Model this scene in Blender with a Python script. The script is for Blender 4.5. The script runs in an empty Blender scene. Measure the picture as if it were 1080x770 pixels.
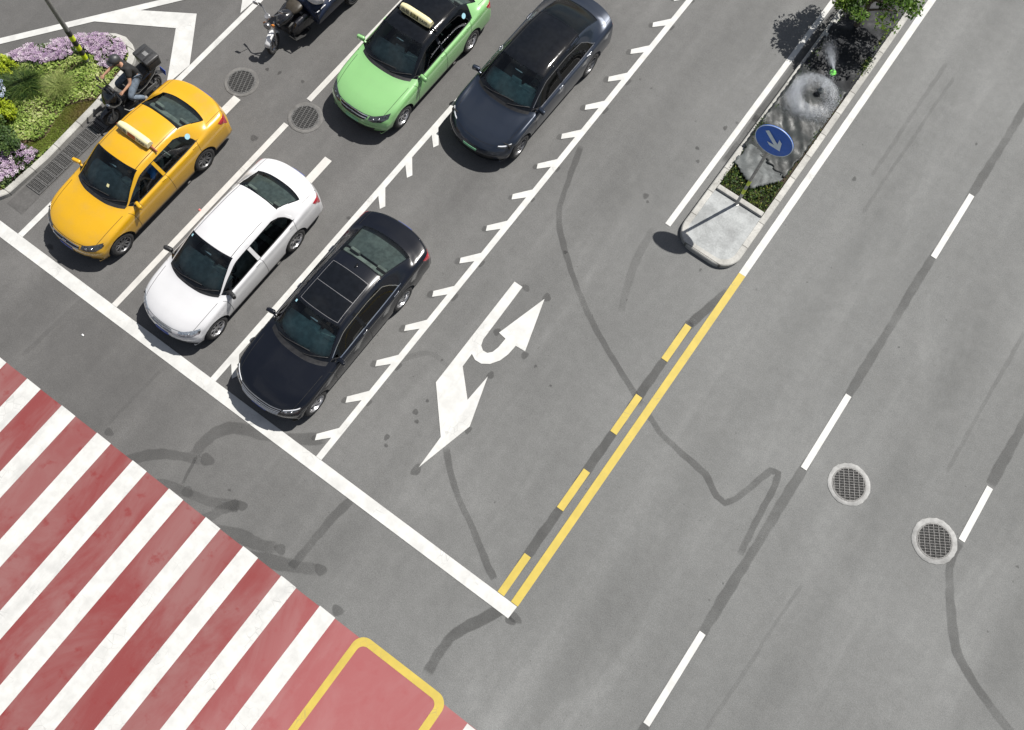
import bpy, bmesh, math, random
import numpy as np
from mathutils import Vector, Matrix
random.seed(7); rng = np.random.default_rng(11)
R = math.radians
sc = bpy.context.scene
COL = sc.collection
# ------------------------------------------------------------------ materials
def new_mat(name):
    m = bpy.data.materials.new(name); m.use_nodes = True
    nt = m.node_tree; nt.nodes.clear()
    out = nt.nodes.new('ShaderNodeOutputMaterial')
    return m, nt, out
class N:
    """tiny node helper"""
    def __init__(s, nt): s.nt = nt
    def n(s, t, **kw):
        x = s.nt.nodes.new(t)
        for k, v in kw.items(): setattr(x, k, v)
        return x
    def l(s, a, b): s.nt.links.new(a, b)
    def val(s, sock, v):
        if hasattr(v, 'is_linked') or hasattr(v, 'links'): s.l(v, sock)
        else: sock.default_value = v
    def math(s, op, a, b=0.0, c=None, clamp=False):
        x = s.n('ShaderNodeMath', operation=op, use_clamp=clamp)
        s.val(x.inputs[0], a); s.val(x.inputs[1], b)
        if c is not None: s.val(x.inputs[2], c)
        return x.outputs[0]
    def mix(s, f, a, b, mode='MIX'):
        x = s.n('ShaderNodeMix', data_type='RGBA', blend_type=mode)
        s.val(x.inputs[0], f); s.val(x.inputs[6], col(a)); s.val(x.inputs[7], col(b))
        return x.outputs[2]
    def noise(s, vec, scale, detail=4, rough=.55, dist=0):
        x = s.n('ShaderNodeTexNoise'); x.inputs['Scale'].default_value = scale
        x.inputs['Detail'].default_value = detail; x.inputs['Roughness'].default_value = rough
        x.inputs['Distortion'].default_value = dist
        s.l(vec, x.inputs['Vector']); return x.outputs['Fac']
    def ramp(s, f, lo, hi, a=0., b=1.):
        x = s.n('ShaderNodeMapRange', interpolation_type='SMOOTHSTEP')
        s.val(x.inputs[0], f); x.inputs[1].default_value = lo; x.inputs[2].default_value = hi
        x.inputs[3].default_value = a; x.inputs[4].default_value = b
        return x.outputs[0]
    def pos(s): return s.n('ShaderNodeNewGeometry').outputs['Position']
    def obj(s): return s.n('ShaderNodeTexCoord').outputs['Object']
    def scale(s, v, sx, sy, sz):
        x = s.n('ShaderNodeMapping'); x.inputs['Scale'].default_value = (sx, sy, sz); s.l(v, x.inputs['Vector'])
        return x.outputs[0]
    def bump(s, h, strength, dist):
        x = s.n('ShaderNodeBump'); x.inputs['Strength'].default_value = strength
        x.inputs['Distance'].default_value = dist; s.l(h, x.inputs['Height']); return x.outputs[0]
    def bsdf(s, c, rough=.5, metal=0., normal=None, coat=0., spec=.5, **kw):
        x = s.n('ShaderNodeBsdfPrincipled')
        s.val(x.inputs['Base Color'], col(c)); s.val(x.inputs['Roughness'], rough)
        x.inputs['Metallic'].default_value = metal; x.inputs['Coat Weight'].default_value = coat
        x.inputs['Coat Roughness'].default_value = .03
        x.inputs['Specular IOR Level'].default_value = spec
        if normal is not None: s.l(normal, x.inputs['Normal'])
        return x.outputs[0]
def col(c):
    if isinstance(c, (tuple, list)): return (c[0], c[1], c[2], 1.)
    if isinstance(c, (int, float)): return (c, c, c, 1.)
    return c
MAT = {}
def simple(name, c, rough=.5, metal=0., coat=0., var=.12, vscale=9., spec=.5, bump=0., bscale=60):
    """painted / plastic / metal surface with a little procedural unevenness"""
    if name in MAT: return MAT[name]
    m, nt, out = new_mat(name); h = N(nt); p = h.obj()
    f = h.noise(p, vscale, 5)
    g = h.ramp(f, .3, .7, 1 - var, 1 + var)
    cc = h.mix(1., c, (1, 1, 1), 'MULTIPLY')
    x = nt.nodes.new('ShaderNodeVectorMath'); x.operation = 'SCALE'
    x.inputs[0].default_value = c; h.l(g, x.inputs['Scale'])
    r = h.ramp(h.noise(p, vscale * 2.3, 4), .3, .7, max(0.02, rough * .8), min(1, rough * 1.25))
    nrm = h.bump(h.noise(p, bscale, 5), bump, .01) if bump else None
    b = h.bsdf(x.outputs[0], r, metal, nrm, coat, spec)
    h.l(b, out.inputs[0]); MAT[name] = m; return m
def car_paint(name, c, metal=0., rough=.35, coat=1., dirt=.25, spec=.5):
    m, nt, out = new_mat(name); h = N(nt); p = h.obj()
    f = h.noise(p, 2.2, 6, .6)
    # road film: thin dust, heavier low down on the sills (a wear pattern that stays with the car)
    z = h.n('ShaderNodeSeparateXYZ'); h.l(p, z.inputs[0])
    low = h.ramp(z.outputs[2], .15, .75, 1., 0.)
    d = h.math('MULTIPLY', h.math('ADD', h.math('MULTIPLY', low, .55), h.ramp(f, .45, .75, 0., .35)), dirt, clamp=True)
    cc = h.mix(d, c, (.16, .15, .135))
    rr = h.math('ADD', h.math('MULTIPLY', d, .5), rough)
    b = h.n('ShaderNodeBsdfPrincipled')
    h.l(cc, b.inputs['Base Color']); h.l(rr, b.inputs['Roughness'])
    b.inputs['Metallic'].default_value = metal; b.inputs['Specular IOR Level'].default_value = spec
    h.l(h.math('SUBTRACT', coat, d, clamp=True), b.inputs['Coat Weight']); b.inputs['Coat Roughness'].default_value = .04
    h.l(b.outputs[0], out.inputs[0]); MAT[name] = m; return m
def glass_mat(name, tint, refl=1.0):
    m, nt, out = new_mat(name); h = N(nt)
    tr = h.n('ShaderNodeBsdfTransparent'); tr.inputs[0].default_value = col(tint)
    gl = h.n('ShaderNodeBsdfGlossy'); gl.inputs['Roughness'].default_value = .03
    gl.inputs[0].default_value = (refl, refl, refl, 1)
    fr = h.n('ShaderNodeFresnel'); fr.inputs[0].default_value = 1.5
    mx = h.n('ShaderNodeMixShader'); h.l(fr.outputs[0], mx.inputs[0]); h.l(tr.outputs[0], mx.inputs[1]); h.l(gl.outputs[0], mx.inputs[2])
    h.l(mx.outputs[0], out.inputs[0]); MAT[name] = m; return m
def attr_mat(name, stops, rough=.6, trans=0., spec=.3):
    """colour per leaf / petal from a random face attribute"""
    m, nt, out = new_mat(name); h = N(nt)
    a = h.n('ShaderNodeAttribute', attribute_name='rnd')
    cr = h.n('ShaderNodeValToRGB'); e = cr.color_ramp.elements
    while len(e) < len(stops): e.new(.5)
    for el, (p, c) in zip(e, stops): el.position = p; el.color = col(c)
    h.l(a.outputs['Fac'], cr.inputs[0])
    b = h.bsdf(cr.outputs[0], rough, spec=spec)
    if trans:
        t = h.n('ShaderNodeBsdfTranslucent'); h.l(cr.outputs[0], t.inputs[0])
        mx = h.n('ShaderNodeMixShader'); mx.inputs[0].default_value = trans
        h.l(b, mx.inputs[1]); h.l(t.outputs[0], mx.inputs[2]); b = mx.outputs[0]
    h.l(b, out.inputs[0]); MAT[name] = m; return m
def asphalt():
    m, nt, out = new_mat('asphalt'); h = N(nt); p = h.pos()
    sep = h.n('ShaderNodeSeparateXYZ'); h.l(p, sep.inputs[0])
    # the carriageway across the median was laid later and is paler
    xr = h.ramp(sep.outputs[0], -11., 3., 0., 1.)
    base = h.mix(xr, (.090, .088, .086), (.132, .134, .132))
    big = h.noise(p, .16, 4, .55, .4)
    streak = h.noise(h.scale(p, 1.5, .13, 1), 1.0, 5, .6)
    mid = h.noise(p, 1.3, 6, .62)
    fine = h.noise(p, 26, 5, .7)
    grain = h.noise(p, 120, 2, .6)
    k = h.math('MULTIPLY', h.ramp(big, .3, .7, .88, 1.1), h.ramp(streak, .3, .72, .95, 1.05))
    k = h.math('MULTIPLY', k, h.ramp(mid, .3, .7, .93, 1.06))
    k = h.math('MULTIPLY', k, h.ramp(fine, .25, .75, .92, 1.08))
    k = h.math('MULTIPLY', k, h.ramp(grain, .2, .8, .86, 1.14))
    dust = h.ramp(h.noise(h.scale(p, .9, .28, 1), .8, 6, .68, .5), .52, .74, 0., .17)
    k = h.math('ADD', k, dust)
    k = h.math('MULTIPLY', k, h.ramp(h.noise(p, 4.5, 6, .7), .3, .7, .94, 1.06))
    # wheel-polished tracks and an oil-darkened strip down the middle of every lane
    for cx in (-12.26, -9.41, -6.53, -3.55, 1.70, 5.18, 8.7):
        dx = h.math('ABSOLUTE', h.math('SUBTRACT', sep.outputs[0], cx))
        oil = h.ramp(dx, .12, .55, 1., 0.); trk = h.ramp(h.math('ABSOLUTE', h.math('SUBTRACT', dx, .78)), .05, .34, 1., 0.)
        k = h.math('MULTIPLY', k, h.math('SUBTRACT', 1., h.math('MULTIPLY', h.math('MULTIPLY', oil, h.ramp(mid, .35, .7, .3, 1.)), .10)))
        k = h.math('MULTIPLY', k, h.math('ADD', 1., h.math('MULTIPLY', h.math('MULTIPLY', trk, h.ramp(streak, .35, .65)), .07)))
    # stone grain: dark and pale aggregate
    agg = h.noise(p, 52, 2, .7)
    k = h.math('MULTIPLY', k, h.ramp(agg, .28, .72, .84, 1.16))
    k = h.math('ADD', k, h.ramp(h.noise(p, 75, 1, .5), .69, .76, 0., .35))
    # oil drips and small stains
    dark = None
    for scl, rad, seed, amt in ((1.7, .075, 0, .5), (4.2, .10, 5, .45), (9., .13, 9, .4)):
        v = h.n('ShaderNodeTexVoronoi'); v.inputs['Scale'].default_value = scl
        mp = h.n('ShaderNodeMapping'); mp.inputs['Location'].default_value = (seed, seed * 2, 0)
        wob = h.n('ShaderNodeTexNoise'); wob.inputs['Scale'].default_value = 14; h.l(p, wob.inputs['Vector'])
        ad = h.n('ShaderNodeVectorMath', operation='MULTIPLY_ADD'); h.l(wob.outputs['Color'], ad.inputs[0])
        ad.inputs[1].default_value = (.09, .09, 0); h.l(p, ad.inputs[2])
        h.l(ad.outputs[0], mp.inputs[0]); h.l(mp.outputs[0], v.inputs['Vector'])
        ss = h.n('ShaderNodeSeparateXYZ'); h.l(v.outputs['Color'], ss.inputs[0])
        on = h.math('GREATER_THAN', ss.outputs[0], .55)
        sz = h.math('MULTIPLY', ss.outputs[1], rad)
        d = h.math('SUBTRACT', 1., h.math('DIVIDE', v.outputs['Distance'], h.math('ADD', sz, .015)), clamp=True)
        d = h.math('MULTIPLY', h.math('MULTIPLY', h.ramp(d, 0, .5), on), amt)
        dark = d if dark is None else h.math('MAXIMUM', dark, d)
    clump = h.ramp(h.noise(p, .55, 3), .40, .60)
    dark = h.math('MULTIPLY', dark, clump)
    k = h.math('MULTIPLY', k, h.math('SUBTRACT', 1., dark))
    sv = nt.nodes.new('ShaderNodeVectorMath'); sv.operation = 'SCALE'; h.l(base, sv.inputs[0]); h.l(k, sv.inputs['Scale'])
    nrm = h.bump(grain, .35, .006)
    b = h.bsdf(sv.outputs[0], h.ramp(mid, .3, .7, .72, .92), normal=nrm, spec=.35)
    h.l(b, out.inputs[0]); MAT['asphalt'] = m; return m
def paint_mat(name, c, wear=.5, under=(.12, .12, .118), mott=.06):
    m, nt, out = new_mat(name); h = N(nt); p = h.pos()
    f = h.noise(p, 38, 6, .7); g = h.noise(p, 2.1, 4)
    hole = h.math('MULTIPLY', h.ramp(f, .60, .70), h.ramp(g, .45, .75, 0, wear))
    tone = h.ramp(h.noise(p, 3.5, 6, .6), .3, .7, 1 - mott, 1 + mott)
    sv = nt.nodes.new('ShaderNodeVectorMath'); sv.operation = 'SCALE'; sv.inputs[0].default_value = c; h.l(tone, sv.inputs['Scale'])
    gr = h.math('MULTIPLY', h.ramp(h.noise(h.scale(p, 2.2, .5, 1), 1., 5, .65), .5, .74), .26)
    cc = h.mix(gr, sv.outputs[0], (c[0]*.5, c[1]*.5, c[2]*.52))
    vo = h.n('ShaderNodeTexVoronoi', feature='DISTANCE_TO_EDGE'); vo.inputs['Scale'].default_value = 5.5; h.l(p, vo.inputs['Vector'])
    crk = h.math('MULTIPLY', h.ramp(vo.outputs['Distance'], .006, .022, 1., 0.), h.ramp(h.noise(p, 1.4, 3), .5, .66, 0., .38))
    cc = h.mix(h.math('MAXIMUM', hole, crk), cc, under)
    b = h.bsdf(cc, .62, normal=h.bump(h.noise(p, 90, 3), .2, .004), spec=.35)
    h.l(b, out.inputs[0]); MAT[name] = m; return m
def red_mat():
    m, nt, out = new_mat('red_coating'); h = N(nt); p = h.pos()
    sep = h.n('ShaderNodeSeparateXYZ'); h.l(p, sep.inputs[0])
    st = h.noise(h.scale(p, 1., .45, 1), .9, 6, .65, .6)     # washed-out, greyed stretches
    blot = h.noise(p, 2.6, 5, .6)
    c = h.mix(h.ramp(st, .38, .66), (.168, .034, .034), (.195, .084, .082))
    c = h.mix(h.ramp(blot, .56, .70, 0, .75), c, (.165, .022, .022))
    fade = h.ramp(sep.outputs[0], -5., -1.8, .0, .50)
    c = h.mix(fade, c, (.33, .118, .122))
    dk = h.noise(p, 17, 6, .75)
    c = h.mix(h.ramp(dk, .66, .74, 0, .45), c, (.06, .03, .03))
    c = h.mix(h.ramp(h.noise(p, 60, 4, .7), .55, .75, 0, .25), c, (.22, .10, .10))
    c = h.mix(h.math('MULTIPLY', h.ramp(h.noise(p, 34, 6, .75), .60, .72), h.ramp(st, .45, .7, .05, .6)), c, (.13, .12, .118))
    b = h.bsdf(c, .75, normal=h.bump(h.noise(p, 110, 3), .3, .005), spec=.3)
    h.l(b, out.inputs[0]); MAT['red_coating'] = m; return m
def mark_mat(name, c, amount, rag=.5, rs=16):
    """thin dark film (blacked-out marking, kerb shade with dirt, sealed crack, rubber) with ragged soft borders"""
    m, nt, out = new_mat(name); h = N(nt); p = h.pos()
    a = h.n('ShaderNodeAttribute', attribute_name='edge')
    n1 = h.noise(p, rs, 5, .65); n2 = h.noise(p, 1.7, 4)
    f = h.math('ADD', a.outputs['Fac'], h.math('MULTIPLY', h.math('SUBTRACT', n1, .5), rag))
    f = h.math('MULTIPLY', h.ramp(f, .15, .8), h.math('MULTIPLY', h.ramp(n2, .3, .7, .65, 1.), amount))
    b = h.bsdf(h.mix(h.noise(p, 90, 3), (c[0]*.7, c[1]*.7, c[2]*.7), (c[0]*1.3, c[1]*1.3, c[2]*1.3)), .8, spec=.3)
    t = h.n('ShaderNodeBsdfTransparent'); mx = h.n('ShaderNodeMixShader')
    h.l(f, mx.inputs[0]); h.l(t.outputs[0], mx.inputs[1]); h.l(b, mx.inputs[2]); h.l(mx.outputs[0], out.inputs[0])
    MAT[name] = m; return m
def concrete(name, c, var=.2, stain=.5, rough=.85, joint=0.):
    m, nt, out = new_mat(name); h = N(nt); p = h.pos()
    a = h.noise(p, 2.4, 6, .65); b_ = h.noise(p, 22, 5, .7)
    k = h.math('MULTIPLY', h.ramp(a, .3, .7, 1 - var, 1 + var), h.ramp(b_, .3, .7, .9, 1.1))
    sv = nt.nodes.new('ShaderNodeVectorMath'); sv.operation = 'SCALE'; sv.inputs[0].default_value = c; h.l(k, sv.inputs['Scale'])
    cc = h.mix(h.ramp(h.noise(p, 5, 6, .7, .8), .56, .75, 0, stain), sv.outputs[0], (c[0]*.35, c[1]*.34, c[2]*.32))
    if joint:
        sp_ = h.n('ShaderNodeSeparateXYZ'); h.l(p, sp_.inputs[0]); fr_ = h.math('FRACT', h.math('DIVIDE', sp_.outputs[1], joint))
        cc = h.mix(h.math('MULTIPLY', h.math('LESS_THAN', fr_, .022/joint), .75), cc, (c[0]*.22, c[1]*.21, c[2]*.2))
        tone = h.n('ShaderNodeTexWhiteNoise', noise_dimensions='1D'); h.l(h.math('FLOOR', h.math('DIVIDE', sp_.outputs[1], joint)), tone.inputs['W'])
        sv2 = nt.nodes.new('ShaderNodeVectorMath'); sv2.operation = 'SCALE'; h.l(cc, sv2.inputs[0]); h.l(h.math('ADD', .90, h.math('MULTIPLY', tone.outputs['Value'], .18)), sv2.inputs['Scale']); cc = sv2.outputs[0]
    b = h.bsdf(cc, rough, normal=h.bump(b_, .35, .006), spec=.3)
    h.l(b, out.inputs[0]); MAT[name] = m; return m
asphalt(); red_mat()
WHITE = paint_mat('white_road_paint', (.455, .455, .442), .7, mott=.09)
WHITE2 = paint_mat('worn_white_road_paint', (.44, .43, .41), .9)
YEL = paint_mat('yellow_road_paint', (.40, .305, .055), .5)
DARK = mark_mat('black_out_paint_and_kerb_shade', (.050, .050, .049), .46)
SEAL = mark_mat('sealed_crack', (.058, .058, .057), .38)
SOFT = mark_mat('faded_black_out', (.055, .055, .054), .33)
FILM = mark_mat('rubber_film', (.065, .065, .064), .14)
KERB = concrete('kerb_stone', (.34, .335, .315), .16, .45, joint=.75)
SLAB = concrete('pale_concrete', (.27, .28, .28), .22, .45)
COLLAR = concrete('collar_concrete', (.27, .27, .265), .25, .3)
COLLARD = concrete('old_collar_concrete', (.115, .112, .108), .25, .3)
SOIL = concrete('soil', (.085, .060, .038), .35, .6, .95)
IRON = simple('cast_iron', (.055, .055, .055), .6, .3, var=.3, vscale=30)
IRONP = simple('worn_iron', (.15, .15, .148), .5, .3, var=.3, vscale=30)
PIT = simple('pit_shadow', (.012, .012, .012), .9)
RUBBER = simple('tyre_rubber', (.022, .022, .023), .8, var=.25, vscale=20)
ALLOY = simple('alloy', (.46, .46, .47), .33, .85, var=.2)
ALLOYD = simple('dark_alloy', (.20, .20, .205), .4, .7, var=.2)
CHROME = simple('chrome', (.62, .63, .64), .12, 1., var=.06)
BLACKP = simple('black_plastic', (.011, .011, .012), .5, var=.3)
BLACKG = simple('gloss_black', (.005, .006, .008), .06, spec=.35, var=.2)
GAP = simple('panel_gap', (.006, .006, .006), .9)
DARKIN = simple('cabin_trim', (.035, .038, .040), .7, var=.3)
DASH = simple('dashboard_plastic', (.20, .24, .24), .6, var=.25)
SEATG = simple('grey_seat_cloth', (.17, .165, .155), .9, var=.3)
SEATB = simple('beige_seat_leather', (.24, .19, .14), .6, var=.2)
LAMPC = simple('headlamp_lens', (.33, .36, .40), .08, .55, 1., var=.35, vscale=25)
LAMPD = simple('smoked_headlamp', (.05, .055, .06), .08, .3, 1., var=.5, vscale=22)
LED = simple('running_light', (.80, .82, .85), .2, coat=1., var=.05)
TAIL = simple('tail_lamp_red', (.30, .012, .022), .12, coat=1., var=.3, vscale=20)
ORANGE = simple('indicator_amber', (.5, .16, .01), .2, coat=1.)
PLATEB = simple('blue_plate', (.015, .06, .35), .4)
PLATEG = simple('green_plate', (.18, .42, .24), .4)
WPLAST = simple('ivory_plastic', (.64, .58, .34), .4, var=.05)
STEEL = simple('galvanised_steel', (.33, .33, .32), .45, .6, var=.2)
GLASS = glass_mat('car_glass', (.74, .88, .86))
GLASSD = glass_mat('dark_car_glass', (.13, .18, .19))
GLASSR = glass_mat('grey_rear_glass', (.60, .70, .68))
# ------------------------------------------------------------------ mesh collector
class MB:
    def __init__(s): s.v = []; s.f = []; s.mi = []
    def add(s, V, F, mi=0):
        o = len(s.v); s.v.extend([tuple(map(float, p)) for p in V])
        for f in F: s.f.append(tuple(i + o for i in f)); s.mi.append(mi)
    def box(s, c, d, rot=None, mi=0, bev=0., seg=2):
        bm = bmesh.new(); bmesh.ops.create_cube(bm, size=1.)
        for v in bm.verts: v.co = Vector((v.co.x * d[0], v.co.y * d[1], v.co.z * d[2]))
        if bev > 0:
            bmesh.ops.bevel(bm, geom=bm.edges[:], offset=min(bev, min(d) * .49), segments=seg, affect='EDGES', profile=.5)
        M = Matrix.Translation(Vector(c))
        if rot is not None: M = M @ (rot if isinstance(rot, Matrix) else Matrix.Rotation(rot, 4, 'Z'))
        bm.verts.index_update(); bm.verts.ensure_lookup_table()
        s.add([M @ v.co for v in bm.verts], [[v.index for v in f.verts] for f in bm.faces], mi); bm.free()
    def tube(s, pts, r, n=10, mi=0, cap=True):
        pts = [Vector(p) for p in pts]; k = len(pts)
        rs = r if isinstance(r, (list, tuple)) else [r] * k
        V = []; F = []; up = Vector((0, 0, 1)); prev = None
        for i, p in enumerate(pts):
            t = (pts[min(i + 1, k - 1)] - pts[max(i - 1, 0)]).normalized()
            if prev is None:
                a = t.cross(up)
                if a.length < 1e-3: a = t.cross(Vector((0, 1, 0)))
            else: a = prev - t * prev.dot(t)
            a.normalize(); prev = a; b = t.cross(a)
            for j in range(n):
                an = 2 * math.pi * j / n
                V.append(p + (a * math.cos(an) + b * math.sin(an)) * rs[i])
        for i in range(k - 1):
            for j in range(n):
                F.append((i*n + j, i*n + (j+1) % n, (i+1)*n + (j+1) % n, (i+1)*n + j))
        if cap: F.append(tuple(range(n))[::-1]); F.append(tuple((k-1)*n + j for j in range(n)))
        s.add(V, F, mi)
    def lathe(s, prof, c=(0, 0, 0), axis='Z', n=24, mi=0, M=None, cap=False):
        """prof: list of (radius, height)"""
        V = []; F = []; k = len(prof)
        for r, z in prof:
            for j in range(n):
                a = 2 * math.pi * j / n; x, y = r * math.cos(a), r * math.sin(a)
                p = Vector((x, y, z)) if axis == 'Z' else (Vector((z, x, y)) if axis == 'X' else Vector((y, z, x)))
                if M is not None: p = M @ p
                V.append(p + Vector(c))
        for i in range(k - 1):
            for j in range(n): F.append((i*n + j, i*n + (j+1) % n, (i+1)*n + (j+1) % n, (i+1)*n + j))
        if cap and prof[0][0] > 1e-6: F.append(tuple(range(n))[::-1])
        if cap and prof[-1][0] > 1e-6: F.append(tuple((k-1)*n + j for j in range(n)))
        s.add(V, F, mi)
    def ball(s, c, r, n=14, m=9, mi=0, M=None):
        r = r if isinstance(r, (tuple, list)) else (r, r, r)
        V = []; F = []
        for i in range(m + 1):
            th = math.pi * i / m
            for j in range(n):
                ph = 2 * math.pi * j / n
                p = Vector((r[0]*math.sin(th)*math.cos(ph), r[1]*math.sin(th)*math.sin(ph), r[2]*math.cos(th)))
                if M is not None: p = M @ p
                V.append(p + Vector(c))
        for i in range(m):
            for j in range(n): F.append((i*n + j, (i+1)*n + j, (i+1)*n + (j+1) % n, i*n + (j+1) % n))
        s.add(V, F, mi)
    def loft(s, secs, n=18, mi=0, p=2.4):
        """secs: (centre, half width x, half height z) super-ellipses along y"""
        V = []; F = []; k = len(secs)
        for (c, a, b) in secs:
            for j in range(n):
                t = 2 * math.pi * j / n; ct, st = math.cos(t), math.sin(t)
                V.append((c[0] + a * math.copysign(abs(ct) ** (2/p), ct), c[1], c[2] + b * math.copysign(abs(st) ** (2/p), st)))
        for i in range(k - 1):
            for j in range(n): F.append((i*n + j, i*n + (j+1) % n, (i+1)*n + (j+1) % n, (i+1)*n + j))
        F.append(tuple(range(n))[::-1]); F.append(tuple((k-1)*n + j for j in range(n)))
        s.add(V, F, mi)
    def prism(s, poly, z0, z1, mi=0):
        n = len(poly)
        V = [(x, y, z0) for x, y in poly] + [(x, y, z1) for x, y in poly]
        F = [tuple(range(n))[::-1], tuple(range(n, 2*n))] + [(i, (i+1) % n, n + (i+1) % n, n + i) for i in range(n)]
        s.add(V, F, mi)
    def poly(s, poly, z, mi=0):
        n = len(poly); s.add([(x, y, z) for x, y in poly], [tuple(range(n))], mi)
    def build(s, name, mats, parent=None, smooth=True, angle=40, loc=None):
        me = bpy.data.meshes.new(name); me.from_pydata(s.v, [], s.f)
        mats = mats if isinstance(mats, (list, tuple)) else [mats]
        for m in mats: me.materials.append(m)
        if len(mats) > 1: me.polygons.foreach_set('material_index', s.mi)
        bm = bmesh.new(); bm.from_mesh(me); bmesh.ops.recalc_face_normals(bm, faces=bm.faces[:]); bm.to_mesh(me); bm.free()
        if smooth:
            me.polygons.foreach_set('use_smooth', [True] * len(me.polygons))
            me.set_sharp_from_angle(angle=R(angle))
        o = bpy.data.objects.new(name, me); COL.objects.link(o)
        if parent is not None: o.parent = parent
        if loc is not None: o.location = loc
        return o
def tag(o, label=None, cat=None, group=None, kind=None):
    if label: o['label'] = label
    if cat: o['category'] = cat
    if group: o['group'] = group
    if kind: o['kind'] = kind
    return o
def empty(name, loc, rz=0.):
    o = bpy.data.objects.new(name, None); COL.objects.link(o); o.location = loc; o.rotation_euler = (0, 0, rz)
    o.empty_display_size = .2; return o
def struct(o, label=None):
    o['kind'] = 'structure'
    if label: o['label'] = label
    return o
def copy_tree(o, parent=None):
    c = o.copy(); COL.objects.link(c); c.parent = parent
    for ch in list(o.children): copy_tree(ch, c)
    return c
def text_mesh(name, s, size, mat, M, parent, ext=.0015, bold=0.):
    cu = bpy.data.curves.new(name, 'FONT'); cu.body = s; cu.size = size; cu.align_x = 'CENTER'; cu.align_y = 'CENTER'
    cu.extrude = ext; cu.offset = bold
    t = bpy.data.objects.new(name, cu); COL.objects.link(t)
    dg = bpy.context.evaluated_depsgraph_get(); dg.update()
    me = bpy.data.meshes.new_from_object(t.evaluated_get(dg))
    bpy.data.objects.remove(t)
    me.transform(M); me.materials.clear(); me.materials.append(mat)
    o = bpy.data.objects.new(name, me); COL.objects.link(o); o.parent = parent; return o
def scatter(name, V, F, rnd, mat, parent=None, smooth=False):
    me = bpy.data.meshes.new(name); me.from_pydata(V.tolist() if hasattr(V, 'tolist') else V, [], F.tolist() if hasattr(F, 'tolist') else F)
    a = me.attributes.new('rnd', 'FLOAT', 'FACE'); a.data.foreach_set('value', np.asarray(rnd, dtype=np.float32))
    me.materials.append(mat)
    o = bpy.data.objects.new(name, me); COL.objects.link(o)
    if parent is not None: o.parent = parent
    return o
def leaves(P, size, up=.4, aspect=.55, jit=.35, curl=.0):
    """one leaf quad (diamond) at every point of P"""
    n = len(P); P = np.asarray(P)
    d = rng.normal(size=(n, 3)); d[:, 2] *= .5; d /= np.linalg.norm(d, axis=1)[:, None]
    nn = rng.normal(size=(n, 3)); nn[:, 2] = np.abs(nn[:, 2]) + up * 3; nn /= np.linalg.norm(nn, axis=1)[:, None]
    b = np.cross(nn, d); b /= np.linalg.norm(b, axis=1)[:, None] + 1e-9
    a = np.cross(b, nn)
    L = size * (1 + jit * rng.normal(size=(n, 1))).clip(.4, 2)
    V = np.empty((n, 4, 3)); V[:, 0] = P - a*L*.5; V[:, 1] = P + b*L*aspect*.5; V[:, 2] = P + a*L*.5 ; V[:, 3] = P - b*L*aspect*.5
    F = np.arange(4*n).reshape(n, 4)
    return V.reshape(-1, 3), F
def in_poly(P, poly):
    x, y = P[:, 0], P[:, 1]; r = np.zeros(len(P), bool); n = len(poly)
    for i in range(n):
        x0, y0 = poly[i]; x1, y1 = poly[(i+1) % n]
        c = ((y0 > y) != (y1 > y)) & (x < (x1 - x0) * (y - y0) / (y1 - y0 + 1e-12) + x0); r ^= c
    return r
def sample_poly(poly, n):
    p = np.array(poly); lo, hi = p.min(0), p.max(0); out = []
    tot = 0
    while tot < n:
        q = rng.uniform(lo, hi, size=(n*2, 2)); q = q[in_poly(q, poly)]; out.append(q); tot += len(q)
        if len(q) == 0: break
    return np.concatenate(out)[:n]
# ------------------------------------------------------------------ ground and markings
def sheet(name, polys, z, mat, label=None):
    b = MB()
    for p in polys: b.poly(p, z)
    return struct(b.build(name, mat, smooth=False), label)
def rect(x0, y0, x1, y1): return [(x0, y0), (x1, y0), (x1, y1), (x0, y1)]
def strip_poly(pts, w):
    """constant-width ribbon along pts"""
    pts = [Vector((x, y)) for x, y in pts]; A = []; B = []
    for i, p in enumerate(pts):
        t = (pts[min(i+1, len(pts)-1)] - pts[max(i-1, 0)]).normalized(); n = Vector((-t.y, t.x))
        A.append(tuple(p + n*w/2)); B.append(tuple(p - n*w/2))
    return A, B
def ribbon(b, pts, w, z):
    A, B = strip_poly(pts, w); n = len(pts)
    b.add([(x, y, z) for x, y in A] + [(x, y, z) for x, y in B], [(i, i+1, n+i+1, n+i) for i in range(n-1)])
def catmull(pts, k=8):
    out = []; n = len(pts)
    P = [np.array(p, float) for p in pts]
    for i in range(n-1):
        p0, p1, p2, p3 = P[max(i-1, 0)], P[i], P[i+1], P[min(i+2, n-1)]
        for j in range(k):
            t = j/k
            out.append(tuple(.5*((2*p1) + (-p0+p2)*t + (2*p0-5*p1+4*p2-p3)*t*t + (-p0+3*p1-3*p2+p3)*t**3)))
    out.append(tuple(P[-1])); return out
b = MB(); b.poly(rect(-250, -250, 250, 250), 0.)
struct(b.build('road', MAT['asphalt'], smooth=False))
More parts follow.
